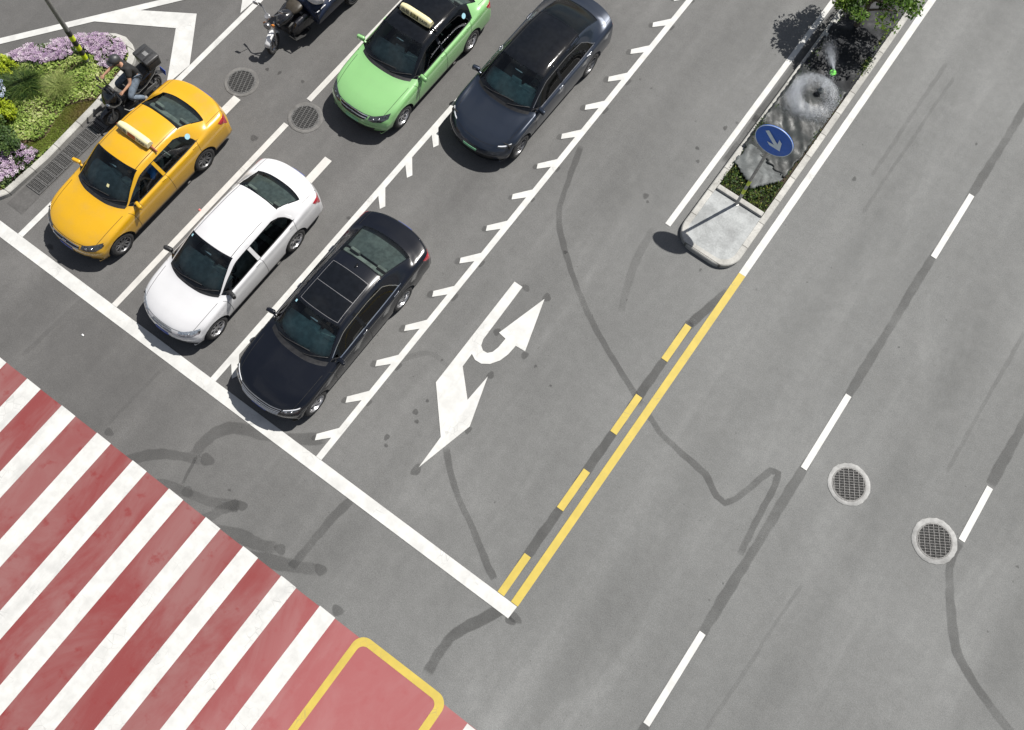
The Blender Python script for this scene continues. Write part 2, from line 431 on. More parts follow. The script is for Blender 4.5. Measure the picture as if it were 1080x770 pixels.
# dark films: blacked-out markings, painted kerb shade with dirt, sealed cracks, rubber; 5 verts across for a soft edge
def soft_ribbons(name, lines, mat, z=.004):
    V = []; F = []; E = []
    for pts, w in lines:
        base = len(V); pts2 = []
        for i in range(len(pts)-1):                       # even fine steps, so that width and edge can wander
            p0, p1 = Vector(pts[i]), Vector(pts[i+1]); kk = max(1, int((p1-p0).length/.07))
            pts2 += [p0.lerp(p1, q/kk) for q in range(kk)]
        pts2.append(Vector(pts[-1])); n = len(pts2); ph = pts[0][0]*7.3+pts[0][1]*3.1
        offs = [(-.5, 0.), (-.32, 1.), (.32, 1.), (.5, 0.)]
        for i, p in enumerate(pts2):
            t = (pts2[min(i+1, n-1)] - pts2[max(i-1, 0)]).normalized(); nn = Vector((-t.y, t.x))
            endf = min(1., (i+.0)/2.5, (n-1-i)/2.5)*(.78+.22*math.sin(i*.19+ph))
            wv = w*(1+.07*math.sin(i*.23+ph)+.05*math.sin(i*1.31+2*ph)); sh = .006*math.sin(i*.21+ph)+.005*math.sin(i*.93+ph*3)
            for o, e in offs:
                q = p + nn * (o * wv + sh); V.append((q.x, q.y, z)); E.append(e * endf)
        for i in range(n-1):
            for j in range(3):
                F.append((base+i*4+j, base+i*4+j+1, base+(i+1)*4+j+1, base+(i+1)*4+j))
    me = bpy.data.meshes.new(name); me.from_pydata(V, [], F)
    a = me.attributes.new('edge', 'FLOAT', 'POINT'); a.data.foreach_set('value', E)
    me.materials.append(mat); o = bpy.data.objects.new(name, me); COL.objects.link(o); return struct(o)
def soft_discs(name, discs, mat, z=.004):
    V = []; F = []; E = []
    for (x, y, rx, ry) in discs:
        o = len(V); n = 18; V.append((x, y, z)); E.append(1.)
        for rr, e in ((.72, 1.), (1.1, 0.)):
            for j in range(n):
                a = 2*math.pi*j/n; k = 1 + .12*math.sin(3*a + x*9) ; V.append((x+rx*rr*k*math.cos(a), y+ry*rr*k*math.sin(a), z)); E.append(e)
        for j in range(n):
            F.append((o, o+1+j, o+1+(j+1) % n)); F.append((o+1+j, o+1+n+j, o+1+n+(j+1) % n, o+1+(j+1) % n))
    me = bpy.data.meshes.new(name); me.from_pydata(V, [], F)
    a = me.attributes.new('edge', 'FLOAT', 'POINT'); a.data.foreach_set('value', E)
    me.materials.append(mat); o = bpy.data.objects.new(name, me); COL.objects.link(o); return struct(o)
def line(x0, y0, x1, y1, step=.25):
    n = max(3, int(math.hypot(x1-x0, y1-y0)/step)); return [(x0+(x1-x0)*i/n, y0+(y1-y0)*i/n) for i in range(n+1)]
D = []
D2 = [(line(3.42, 1.6, 3.42, 6.4), .26), (line(3.42, 7.8, 3.40, 12.6), .24), (line(3.42, 14.0, 3.42, 18.8), .24), (line(3.42, -4.6, 3.42, -.0), .22)]
D2 += [(line(6.92, 8.1, 6.92, 12.6), .28)]
D += [(line(-.34, .6, -.34, 2.8), .23), (line(-.34, 2.7, -.34, 4.9), .23), (line(-.34, 4.8, -.34, 6.9), .23), (line(-.34, 6.8, -.34, 7.6), .23), (line(-.34, 7.3, -.05, 8.8), .24), (line(-1.89, 11.4, -1.88, 13.2), .17), (line(-1.88, 12.8, -1.88, 22.), .20)]  # last two: shade of the median kerb painted on the road, with gutter dirt
D += [(catmull([(-.05, .1), (-.35, -.45), (-.62, -1.0), (-.66, -1.4), (-.63, -1.98)]), .27)]
soft_ribbons('blackout_and_kerb_shade', D, DARK)
soft_ribbons('faded_marking', D2, SOFT, .0038)
S = []
S += [(catmull([(-4.9, 9.8), (-4.60, 8.80), (-4.07, 7.64), (-2.34, 6.27), (-.79, 5.48), (-.10, 5.18)]), .17)]
S += [([(-.05, 5.15), (.45, 4.92), (1.0, 4.82), (1.75, 4.72), (2.20, 4.46), (2.42, 4.44), (2.58, 4.70), (2.86, 5.62), (3.02, 5.66), (3.10, 5.40), (3.16, 4.6), (3.24, 3.6)], .18)]
S += [(catmull([(6.9, 6.75), (6.95, 6.2), (7.17, 5.72), (7.5, 5.15), (7.9, 4.63), (8.6, 4.25), (9.3, 3.97), (10.2, 3.6)]), .24)]
S += [(catmull([(-3.1, 1.95), (-2.4, 1.35), (-1.53, .85), (-.9, .45), (-.6, .3)]), .18)]
soft_ribbons('sealed_crack', S, SEAL, .0045)
S3 = []
# old hooked marking painted out along the crossing
S3 += [(catmull([(-5.2, .6), (-5.81, .12), (-6.28, -.14), (-6.87, -.36), (-7.14, -.65), (-7.22, -1.05), (-7.18, -1.35)]), .28), (catmull([(-7.15, -1.3), (-7.09, -1.54), (-6.98, -1.95)]), .07)]
S3 += [(catmull([(-8.5, -2.6), (-8.12, -2.08), (-7.81, -1.75), (-7.41, -1.50), (-6.95, -1.30)]), .24)]
S3 += [(catmull([(-7.5, -2.3), (-7.14, -2.10), (-6.79, -2.0), (-6.19, -1.82), (-5.70, -1.54)]), .24), (catmull([(-6.3, -2.5), (-6.10, -2.11), (-5.96, -1.79), (-5.74, -1.57)]), .26)]
S3 += [(catmull([(-5.9, -2.3), (-5.28, -2.03), (-4.97, -1.96), (-4.50, -1.76)]), .30)]
S3 += [(catmull([(-5.0, -2.3), (-4.41, -2.03), (-4.06, -1.86), (-3.58, -1.60)]), .30), (catmull([(-4.08, -1.94), (-4.08, -1.63), (-4.07, -1.15), (-4.04, -.58), (-3.95, -.1)]), .20)]
soft_ribbons('painted_out_hook', [(p_, w_*1.12) for p_, w_ in S3], SOFT, .0042)
Fm = [(line(1.2, 17.5, 1.2, 13.2), .12), (line(1.55, 17.2, 1.5, 12.2), .10), (line(-11.5, .0, -11.6, -1.9), .12), (line(-9.0, -.2, -9.1, -2.0), .10), (line(4.6, 4.0, 4.3, -2.5), .10), (line(6.0, 12.0, 6.0, 7.8), .11),
      (catmull([(-2.3, 9.1), (-2.15, 7.9), (-1.7, 6.6)]), .22), (catmull([(-5.2, 2.6), (-4.6, 3.4), (-3.7, 3.3)]), .16)]
soft_ribbons('rubber_film', Fm, FILM, .0035)
Dd = []
for k in range(0, 19):
    y = .45 + 1.022*k; q = .7+.5*abs(math.sin(k*2.7))
    Dd += [(-5.43, y-.02, .085*q, .085*q)]
    if k % 3: Dd += [(-4.98, y+.25, .06*q, .10*q)]
Dd += [(-3.30, 6.02, .10, .12), (-3.27, 1.16, .10, .15), (-3.24, 3.78, .08, .10), (-2.90, 2.50, .07, .10), (-3.82, 5.93, .12, .08), (-2.90, 4.6, .08, .1), (-3.72, 4.68, .08, .1),
       (.17, -.06, .16, .10), (.12, -.16, .13, .08)]
soft_discs('painted_out_spot', Dd, SEAL, .0052)
Dd2 = [(-6.92, -1.24, .20, .16), (-6.79, -1.98, .16, .14), (-5.70, -1.54, .15, .12), (-4.50, -1.76, .16, .13), (-3.58, -1.60, .17, .14), (-2.80, -2.02, .16, .13), (-8.95, -2.0, .13, .10)]
soft_discs('sealed_patch', [(x_, y_, rx_*.85, ry_*.85) for x_, y_, rx_, ry_ in Dd2], SOFT, .0056)
oil = [(-2.9, 9.55, .07, .09), (-2.78, 9.45, .04, .04), (-4.2, 1.35, .06, .08), (-4.1, 1.2, .05, .04), (-4.05, 2.15, .07, .07), (-3.9, 2.0, .05, .05), (-4.0, 2.5, .04, .04),
       (-11.2, 5.2, .10, .09), (-12.95, .35, .10, .06), (-12.6, .0, .09, .05), (-2.6, 11.4, .06, .05), (-2.4, 11.1, .05, .05), (-2.35, 12.3, .05, .08), (-2.2, 12.6, .04, .04),
       (-3.6, 7.2, .05, .05), (-12.2, 6.85, .05, .05), (-11.9, 6.95, .04, .07), (-11.3, 7.1, .05, .05), (-8.1, 4.9, .06, .05), (-7.4, 9.6, .05, .06), (.9, 13.0, .05, .08)]
soft_discs('oil_stain', oil, mark_mat('oil_film', (.022, .022, .022), .36, 2.4, 30), .0048)
# crossing
sheet('crosswalk_surface', [[(-26, -8.5), (-26, -2.15), (-16, -2.15), (-2.1, -2.17), (.60, -2.19), (.60, -8.5)], [(.604, -8.5), (.604, -2.19), (9.6, -2.22), (9.6, -8.5)]], .008, MAT['red_coating'])
st = []
x = -11.14 - 14
while x < -2.6:
    if x < -3.0: st.append([(x, -8.5), (x+.395, -8.5), (x+.395, -2.155), (x, -2.15)])
    x += 1.0
for k in range(8): st.append([(.56+k, -8.5), (.955+k, -8.5), (.955+k, -2.2), (.56+k, -2.2)])
for p in st: sheet('crosswalk_stripe', [p], .0125, WHITE)
# rounded yellow waiting box
def rounded(x0, y0, x1, y1, r, k=8, corners=(1, 1, 1, 1)):
    P = []
    for (cx, cy, a0, on) in ((x1-r, y1-r, 0, corners[0]), (x0+r, y1-r, 90, corners[1]), (x0+r, y0+r, 180, corners[2]), (x1-r, y0+r, 270, corners[3])):
        for i in range(k+1):
            a = R(a0 + 90*i/k); P.append((cx+r*math.cos(a), cy+r*math.sin(a)))
    return P
o_ = rounded(-2.17, -6.9, .03, -2.07, .26); i_ = rounded(-2.02, -6.75, -.14, -2.23, .15)
b = MB(); n = len(o_)
b.add([(x, y, .0125) for x, y in o_] + [(x, y, .0125) for x, y in i_], [(j, (j+1) % n, n+(j+1) % n, n+j) for j in range(n)])
struct(b.build('waiting_box_marking', YEL, smooth=False))
# stop line, lanes
sheet('stop_line', [[(-14.05, -.135), (.06, -.15), (.075, .14), (-14.3, .155)]], .0125, WHITE)
LX = {1: -13.67, 2: -10.84, 3: -7.985, 4: -5.07}
w = .14
sheet('lane_line', [rect(LX[1]-w/2, .157, LX[1]+w/2, 40)], .0125, WHITE)
sheet('lane_line', [rect(LX[2]-w/2, .155, LX[2]+w/2, 5.95)], .0125, WHITE2)
sheet('lane_line', [rect(LX[2]-w/2, 6.78, LX[2]+w/2, 40)], .0125, WHITE2)
def teeth_line(x, side):
    """solid line whose slanted teeth are welded into the same outline"""
    y0, y1 = .15, 40.; inner = x + side*w/2; outer = x - side*w/2
    P = [(inner, y0)]
    k = 0
    while True:
        t = .44 + 1.022*k
        if t + .5 > y1: break
        P += [(inner, t+.21), (x+side*(.30+.01), t-.04), (x+side*(.37), t+.09), (inner, t+.47)]; k += 1
    P += [(inner, y1)]
    V = []; F = []
    for (px, py) in P: V.append((px, py, .0125))
    n = len(P)
    b = MB()
    b.add([(outer, y0, .0125), (inner, y0, .0125), (inner, y1, .0125), (outer, y1, .0125)], [(0, 1, 2, 3)])
    k = 0
    while True:
        t = .44 + 1.022*k
        if t + .5 > y1: break
        b.add([(inner, t+.21, .0125), (x+side*.31, t-.04, .0125), (x+side*.37, t+.09, .0125), (inner, t+.47, .0125)], [(0, 1, 2, 3)]); k += 1
    return struct(b.build('toothed_lane_line', WHITE, smooth=False))
teeth_line(LX[3], 1); teeth_line(LX[4], -1)
sheet('edge_line', [rect(-2.14, 9.22, -2.0, 45)], .0125, WHITE)
sheet('edge_line', [rect(-.085, 9.19, .085, 45)], .0125, WHITE)
sheet('centre_line', [rect(-.085, .15, .085, 9.188)], .0125, YEL)
for a, b_ in ((.15, 1.10), (2.27, 3.28), (4.30, 5.33), (6.36, 7.38)): sheet('centre_dash', [rect(-.42, a, -.26, b_)], .0125, YEL)
for a, b_ in ((-6.4, -4.3), (-.19, 1.92), (6.08, 8.12), (12.3, 14.36), (18.5, 20.6)): sheet('lane_dash', [rect(3.35, a, 3.49, b_)], .0125, WHITE)
for a, b_ in ((6.74, 8.14), (12.6, 14.6)): sheet('lane_dash', [rect(6.86, a, 7.0, b_)], .0125, WHITE)
# tails of the lane arrows that stand out behind the first cars
sheet('arrow_tail', [rect(-12.34, 2.2, -12.13, 5.80)], .0125, WHITE2)
sheet('arrow_tail', [rect(-9.55, 2.2, -9.35, 5.82)], .0125, WHITE2)
arrow = [(-4.11, 5.90), (-3.89, 5.90), (-3.86, 4.36), (-3.81, 4.21), (-3.71, 4.14), (-3.60, 4.15), (-3.52, 4.24), (-3.48, 4.40), (-3.47, 4.66), (-3.67, 4.69), (-3.32, 5.96), (-2.95, 4.68), (-3.19, 4.66),
         (-3.21, 4.40), (-3.27, 4.18), (-3.40, 3.98), (-3.56, 3.87), (-3.72, 3.86), (-3.86, 3.93), (-3.85, 3.58), (-3.31, 3.03), (-3.27, 3.72), (-2.92, 2.58), (-3.26, 1.23), (-3.28, 2.03), (-4.10, 2.94)]
bm = bmesh.new(); vs = [bm.verts.new((x, y, .0125)) for x, y in arrow]; f = bm.faces.new(vs); bmesh.ops.triangulate(bm, faces=[f])
me = bpy.data.meshes.new('turn_arrow'); bm.to_mesh(me); bm.free(); me.materials.append(WHITE)
o = bpy.data.objects.new('turn_arrow', me); COL.objects.link(o); struct(o)
# gore left of lane one
ch = [[(-15.87, 6.20), (-16.47, 5.31), (-14.73, 6.40), (-14.62, 7.03)], [(-14.62, 7.03), (-14.73, 6.40), (-13.80, 5.05), (-13.745, 5.80)]]
sheet('gore_chevron', ch, .0125, WHITE)
sheet('gore_chevron', [[(-14.42, 9.3), (-14.62, 8.92), (-13.79, 7.70), (-13.745, 8.4)]], .0125, WHITE)
d = Vector((.576, .817)); nn = Vector((.817, -.576))
a = Vector((-17.84, 3.62)) - d*9; e = Vector((-15.59, 6.81)) + d*5
sheet('edge_line', [[tuple(a), tuple(a+nn*.17), tuple(e+nn*.17), tuple(e)]], .0130, WHITE)
# ------------------------------------------------------------------ kerbs, median, planted island
def kerb_ring(name, poly, w, h, mat, closed=True, z0=-.02, bev=.02):
    """kerb stones along the inside of poly"""
    n = len(poly); P = [Vector(p) for p in poly]
    area = sum(P[i].x*P[(i+1) % n].y - P[(i+1) % n].x*P[i].y for i in range(n)); sg = 1 if area > 0 else -1
    I = []; O = []
    for i in range(n):
        a = (P[i]-P[i-1]).normalized() if (closed or i > 0) else (P[1]-P[0]).normalized()
        c = (P[(i+1) % n]-P[i]).normalized() if (closed or i < n-1) else a
        na = Vector((-a.y, a.x))*sg; nc = Vector((-c.y, c.x))*sg
        m = (na+nc); m = m/max(.3, m.length_squared)*2
        I.append(P[i] + m*w)
        O.append(P[i] + m*bev)
    b = MB(); V = []
    rings = [(P, z0), (P, h-bev), (O, h), ([p + (q-p)*.985 for p, q in zip(P, I)], h), (I, h-.006), (I, z0)]
    for ring, z in rings: V += [(p.x, p.y, z) for p in ring]
    F = []
    m_ = n if closed else n-1
    for r in range(len(rings)-1):
        for i in range(m_):
            j = (i+1) % n; F.append((r*n+i, r*n+j, (r+1)*n+j, (r+1)*n+i))
    b.add(V, F); return struct(b.build(name, mat, angle=35)), [(p.x, p.y) for p in I]
# median
def arc(cx, cy, r, a0, a1, k=8): return [(cx+r*math.cos(R(a0+(a1-a0)*i/k)), cy+r*math.sin(R(a0+(a1-a0)*i/k))) for i in range(k+1)]
mx0, mx1, my0 = -1.80, -.24, 8.97
med = arc(mx1-.50, my0+.50, .50, 0, -90) + arc(mx0+.52, my0+.52, .52, -90, -180)
med = [(mx1, 40.)] + [(mx1, 30.-k*3.) for k in range(6)] + [(mx1, 11.)] + med + [(mx0, 11.)] + [(mx0, 15.+k*3.) for k in range(6)] + [(mx0, 40.)]
_, med_in = kerb_ring('median_kerb', med, .15, .15, KERB, closed=False)
nose_in = [p for p in med_in if p[1] < 10.5]
slab = [(mx1-.152, 10.62)] + nose_in + [(mx0+.152, 10.62)]
b = MB(); b.prism(slab, .0, .140); struct(b.build('median_nose_slab', SLAB, smooth=False))
b = MB(); b.box((-1.02, 10.70, .10), (1.24, .13, .22), bev=.015); struct(b.build('cross_kerb', KERB))
sheet('median_soil', [rect(mx0+.15, 10.76, mx1-.15, 40)], .085, concrete('wet_soil', (.034, .026, .016), .35, .6, .9))
# planted island
isl = [(-14.55, .75), (-14.50, 1.93), (-14.57, 3.69), (-14.72, 4.80), (-14.80, 5.05), (-14.93, 5.24), (-15.15, 5.38), (-15.42, 5.44), (-15.68, 5.37), (-15.98, 5.17), (-16.28, 4.83), (-16.90, 4.01), (-17.39, 3.26), (-18.6, 1.6), (-19.4, .4), (-18.9, -.1), (-16.2, -.1), (-15.2, .05), (-14.75, .35)]
_, isl_in = kerb_ring('island_kerb', isl, .15, .13, KERB)
b = MB(); b.prism(isl_in, -.02, .085); struct(b.build('island_soil', SOIL, smooth=False))
# little concrete gutter with the line of grates
sheet('gutter_apron', [[(-14.49, .55), (-14.02, .55), (-14.06, 5.1), (-14.70, 4.9), (-14.55, 3.69), (-14.48, 1.93)]], .004, concrete('gutter_concrete', (.082, .080, .078), .2, .3))
IRON2 = simple('dusty_iron', (.095, .094, .092), .6, .2, var=.3, vscale=30)
def grate_panel():
    t = empty('drain_grate', (0, 0, 0)); f = MB(); W_, H_ = .42, .262
    for sx in (-1, 1): f.box((sx*(W_/2-.012), 0, .018), (.024, H_, .024))
    for sy in (-1, 1): f.box((0, sy*(H_/2-.012), .018), (W_-.05, .024, .024))
    f.build('frame', IRON2, t, smooth=False)
    g = MB()
    for k in range(9): g.box((-W_/2+.024+(W_-.048)*(k+.5)/9, 0, .016), (.012, H_-.05, .016))
    for k in (-.5, .5): g.box((0, k*.085, .0145), (W_-.05, .010, .012))
    g.build('bars', IRON2, t, smooth=False)
    p = MB(); p.box((0, 0, .007), (W_-.02, H_-.02, .003)); p.build('pit', PIT, t, smooth=False)
    return t
proto = grate_panel(); spots = [(-14.265 - .009*max(0, k-6), 1.27 + .274*k) for k in range(9)]
ords = ['first', 'second', 'third', 'fourth', 'fifth', 'sixth', 'seventh', 'eighth', 'ninth']
for k, (x, y) in enumerate(spots):
    o = proto if k == 0 else copy_tree(proto); o.location = (x, y, 0); o.rotation_euler.z = 0.012 if k > 6 else 0
    tag(o, 'iron gutter grate by planted island, %s of nine from the stop line' % ords[k], 'drain grate', 'gutter grates along the planted island kerb')
def round_grate(collar, r_out, r_in, rot, mat_g):
    t = empty('drain_cover', (0, 0, 0), rot); c = MB(); n = 40
    jit = [1 + .012*math.sin(3*i) + .01*math.sin(7.3*i) for i in range(n)]
    V = []; F = []
    for ring, (r, z) in enumerate(((r_out, .002), (r_out*.985, .0075), (r_in+.03, .0085), (r_in, .006))):
        for i in range(n):
            a = 2*math.pi*i/n; k = jit[i] if ring < 2 else 1.; V.append((r*k*math.cos(a), r*k*math.sin(a), z))
    for q in range(3):
        for i in range(n): F.append((q*n+i, q*n+(i+1) % n, (q+1)*n+(i+1) % n, (q+1)*n+i))
    c.add(V, F); c.build('collar', collar, t)
    p = MB(); p.lathe([(r_in+.004, .002), (r_in+.004, .0035), (0, .0036)], n=40); p.build('pit', PIT, t)
    g = MB(); g.lathe([(r_in+.005, .004), (r_in+.005, .012), (r_in-.025, .0125), (r_in-.025, .004)], n=40)
    for k in range(-3, 4):
        x = k*r_in/3.5; hh = math.sqrt(max(0, (r_in-.02)**2-x*x)); g.box((x, 0, .008), (.013, 2*hh, .008))
    ny = 13
    for k in range(ny):
        y = -r_in + (k+.5)*2*r_in/ny; hh = math.sqrt(max(0, (r_in-.02)**2-y*y)); g.box((0, y, .0065), (2*hh, .009, .006))
    g.build('grille', mat_g, t, smooth=False); return t
gg = 'round drain covers in the carriageway'
for (x, y, co, ro, ri, rot, mg, lab) in (
    (4.39, 6.37, COLLAR, .465, .370, .55, IRON2, 'round drain cover in a pale concrete collar, standing clear of the lane dashes'),
    (6.46, 6.39, COLLAR, .490, .380, .55, IRON2, 'round drain cover in a pale concrete collar touching the end of a white lane dash'),
    (-12.45, 6.20, COLLARD, .415, .335, .35, IRON2, 'round drain cover in dark worn collar between the yellow taxi and the motor tricycle'),
    (-10.60, 6.36, COLLARD, .425, .335, .2, IRON2, 'round drain cover in a gap of the white lane line ahead of the green taxi')):
    tag(round_grate(co, ro, ri, rot, mg), lab, 'drain cover', gg).location = (x, y, 0.006)
# ------------------------------------------------------------------ cars
# stations along the length: s, bow (how far the flanks lag the middle), half-width fractions r0..r8, heights r0..r8 (sill .. middle of roof)
GEN = [
 (.06, .34, [.72,.78,.82,.80,.72,.58,.44,.22,0], [.24,.235,.23,.225,.22,.21,.20,.20,.20]),
 (.00, .36, [.76,.87,.89,.86,.77,.62,.46,.23,0], [.22,.34,.39,.43,.44,.44,.44,.44,.44]),
 (.035,.36, [.80,.90,.93,.89,.80,.64,.48,.24,0], [.22,.36,.49,.57,.59,.595,.60,.60,.60]),
 (.14, .36, [.84,.93,.955,.91,.82,.67,.51,.26,0], [.21,.37,.54,.66,.695,.71,.715,.72,.725]),
 (.42, .24, [.88,.965,.985,.945,.86,.71,.54,.27,0], [.20,.37,.58,.745,.785,.795,.805,.82,.825]),
 (.85, .12, [.92,.99,1.,.962,.885,.74,.56,.28,0], [.19,.37,.60,.805,.85,.862,.875,.895,.90]),
 (1.20,.35, [.92,.99,1.,.968,.90,.765,.575,.29,0], [.19,.37,.60,.85,.90,.915,.935,.955,.96]),
 (1.32,.36, [.92,.99,1.,.968,.90,.772,.58,.29,0], [.19,.37,.60,.86,.915,.945,.97,.99,.995]),
 (1.71,.31, [.92,.99,1.,.970,.90,.695,.515,.26,0], [.19,.37,.60,.87,.93,1.185,1.22,1.245,1.25]),
 (2.10,.20, [.92,.99,1.,.970,.895,.635,.472,.24,0], [.19,.37,.60,.88,.94,1.375,1.415,1.437,1.442]),
 (2.45,.10, [.92,.99,1.,.970,.893,.625,.46,.235,0], [.19,.37,.60,.885,.945,1.40,1.448,1.472,1.478]),
 (2.95,.00, [.92,.99,1.,.970,.892,.618,.455,.23,0], [.19,.37,.60,.89,.95,1.40,1.446,1.470,1.475]),
 (3.42,-.12,[.92,.99,1.,.968,.888,.60,.445,.225,0], [.19,.37,.61,.90,.96,1.365,1.402,1.422,1.426]),
 (3.76,-.20,[.92,.985,.995,.963,.882,.635,.475,.24,0], [.20,.37,.62,.91,.985,1.215,1.25,1.27,1.275]),
 (4.10,-.26,[.91,.98,.99,.957,.876,.68,.52,.265,0], [.20,.37,.62,.92,1.00,1.035,1.055,1.07,1.075]),
 (4.22,-.22,[.91,.975,.985,.952,.87,.69,.53,.27,0], [.21,.37,.62,.915,.99,1.022,1.037,1.047,1.052]),
 (4.50,-.25,[.90,.965,.972,.935,.85,.68,.52,.26,0], [.22,.38,.62,.89,.965,.995,1.008,1.018,1.022]),
 (4.585,-.3,[.89,.945,.95,.91,.82,.66,.50,.25,0], [.23,.38,.57,.78,.83,.85,.86,.865,.865]),
 (4.63,-.3, [.87,.915,.92,.87,.78,.62,.47,.24,0], [.24,.37,.48,.545,.565,.57,.57,.57,.57]),
 (4.58,-.28,[.82,.84,.84,.80,.72,.58,.44,.22,0], [.24,.245,.25,.26,.26,.25,.25,.25,.25]),
]
KN = [0., .88, 1.32, 2.10, 3.42, 4.10, 4.63]
def pchip_slopes(A):
    d = np.diff(A, axis=0); m = np.zeros_like(A)
    p = d[:-1]*d[1:]; m[1:-1] = np.where(p > 0, 2*p/np.where(np.abs(d[:-1]+d[1:]) < 1e-12, 1, d[:-1]+d[1:]), 0)
    m[0] = d[0]; m[-1] = d[-1]; return m
def pchip_eval(A, m, u):
    n = len(A); k = np.clip(np.floor(u).astype(int), 0, n-2); t = (u-k)
    t = t.reshape((-1,)+(1,)*(A.ndim-1)); h00 = 2*t**3-3*t**2+1; h10 = t**3-2*t**2+t; h01 = -2*t**3+3*t**2; h11 = t**3-t**2
    return h00*A[k]+h10*m[k]+h01*A[k+1]+h11*m[k+1]
class CarSurf:
    def __init__(s, L, hw, knots, zs=1., mods=None):
        s.L, s.hw = L, hw; T = [[list(a) if isinstance(a, list) else a for a in row] for row in GEN]
        if mods: mods(T)
        C = np.zeros((len(T), 17, 3))
        for i, (sv, bow, xf, z) in enumerate(T):
            for r in range(9):
                x = xf[r]*hw; y = np.interp(sv, KN, knots) + bow*xf[r]**2.6; zz = z[r]*zs if z[r] > .5 else z[r]
                C[i, r] = (x, y - L/2, zz); C[i, 16-r] = (-x, y - L/2, zz)
        s.C = C; s.m = pchip_slopes(C)
    def P(s, u, v):
        u = np.atleast_1d(np.asarray(u, float)); v = np.atleast_1d(np.asarray(v, float))
        row = pchip_eval(s.C, s.m, np.clip(u, 0, len(s.C)-1))       # n,17,3
        r2 = np.swapaxes(row, 0, 1); m2 = pchip_slopes(r2); out = np.empty((len(u), 3))
        k = np.clip(np.floor(v).astype(int), 0, 15); t = (v-k)[:, None]; ii = np.arange(len(u))
        h00 = 2*t**3-3*t**2+1; h10 = t**3-2*t**2+t; h01 = -2*t**3+3*t**2; h11 = t**3-t**2
        return h00*r2[k, ii]+h10*m2[k, ii]+h01*r2[k+1, ii]+h11*m2[k+1, ii]
    def Nn(s, u, v):
        u = np.atleast_1d(np.asarray(u, float)); v = np.atleast_1d(np.asarray(v, float)); e = .02
        du = s.P(np.clip(u+e, 0, 19), v)-s.P(np.clip(u-e, 0, 19), v); dv = s.P(u, np.clip(v+e, 0, 16))-s.P(u, np.clip(v-e, 0, 16))
        n = np.cross(dv, du); n /= np.linalg.norm(n, axis=1)[:, None]+1e-12
        p = s.P(u, v); c = np.stack([p[:, 0]*0, p[:, 1]*.75, np.full(len(u), .45)], 1)
        sg = np.sign(((p-c)*n).sum(1)); sg[sg == 0] = 1; return n*sg[:, None]
    def off(s, u, v, d): return s.P(u, v)+s.Nn(u, v)*d
NU, NV = 10, 6
def mirror_uv(uv): return [(u, 16-v) for u, v in uv]
def resample(uv, n):
    uv = np.array(uv, float); t = np.linspace(0, len(uv)-1, n); return np.stack([np.interp(t, range(len(uv)), uv[:, 0]), np.interp(t, range(len(uv)), uv[:, 1])], 1)
def patch(S, mb, A, B, n=14, m=5, off=.004, skirt=.012, crown=0., mi=0):
    """surface patch between the uv polylines A and B lying off the body by off, with a skirt that sinks into it"""
    A, B = resample(A, n), resample(B, n); V = []; F = []
    for j in range(m+1):
        t = j/m; uv = A*(1-t)+B*t
        bump = crown*math.sin(math.pi*t)
        ends = np.sin(np.linspace(0, math.pi, n))**.5
        V += list(S.P(uv[:, 0], uv[:, 1]) + S.Nn(uv[:, 0], uv[:, 1])*(off+bump*ends)[:, None])
    for j in range(m):
        for i in range(n-1): F.append((j*n+i, j*n+i+1, (j+1)*n+i+1, (j+1)*n+i))
    if skirt:
        ring = [(0, i) for i in range(n)]+[(j, n-1) for j in range(1, m+1)]+[(m, i) for i in range(n-2, -1, -1)]+[(j, 0) for j in range(m-1, 0, -1)]
        base = len(V)
        for (j, i) in ring:
            t = j/m; uv = A[i]*(1-t)+B[i]*t; V.append(S.off([uv[0]], [uv[1]], off-skirt)[0])
        k = len(ring)
        for q in range(k):
            a = ring[q][0]*n+ring[q][1]; b = ring[(q+1) % k][0]*n+ring[(q+1) % k][1]; F.append((a, b, base+(q+1) % k, base+q))
    mb.add(V, F, mi)
def ruled(S, mb, A, B, n=31, m=8, bulge=.010):
    A, B = resample(A, n), resample(B, n); a, b = S.P(A[:, 0], A[:, 1]), S.P(B[:, 0], B[:, 1]); nn = S.Nn((A[:, 0]+B[:, 0])/2, (A[:, 1]+B[:, 1])/2); V = []; F = []
    for j in range(m+1):
        t = j/m; V += list(a*(1-t)+b*t+nn*bulge*math.sin(math.pi*t))
    for j in range(m):
        for i in range(n-1): F.append((j*n+i, j*n+i+1, (j+1)*n+i+1, (j+1)*n+i))
    mb.add(V, F)
def seam(S, mb, uv, w=.009, off=.0016, k=6, mi=0):
    uv = resample(uv, (len(uv)-1)*k+1); P = S.off(uv[:, 0], uv[:, 1], off); Nn_ = S.Nn(uv[:, 0], uv[:, 1]); n = len(P); V = []
    for i in range(n):
        t = P[min(i+1, n-1)]-P[max(i-1, 0)]; b = np.cross(Nn_[i], t); b /= np.linalg.norm(b)+1e-9
        V += [P[i]+b*w/2, P[i]-b*w/2]
    mb.add(V, [(2*i, 2*i+1, 2*i+3, 2*i+2) for i in range(n-1)], mi)
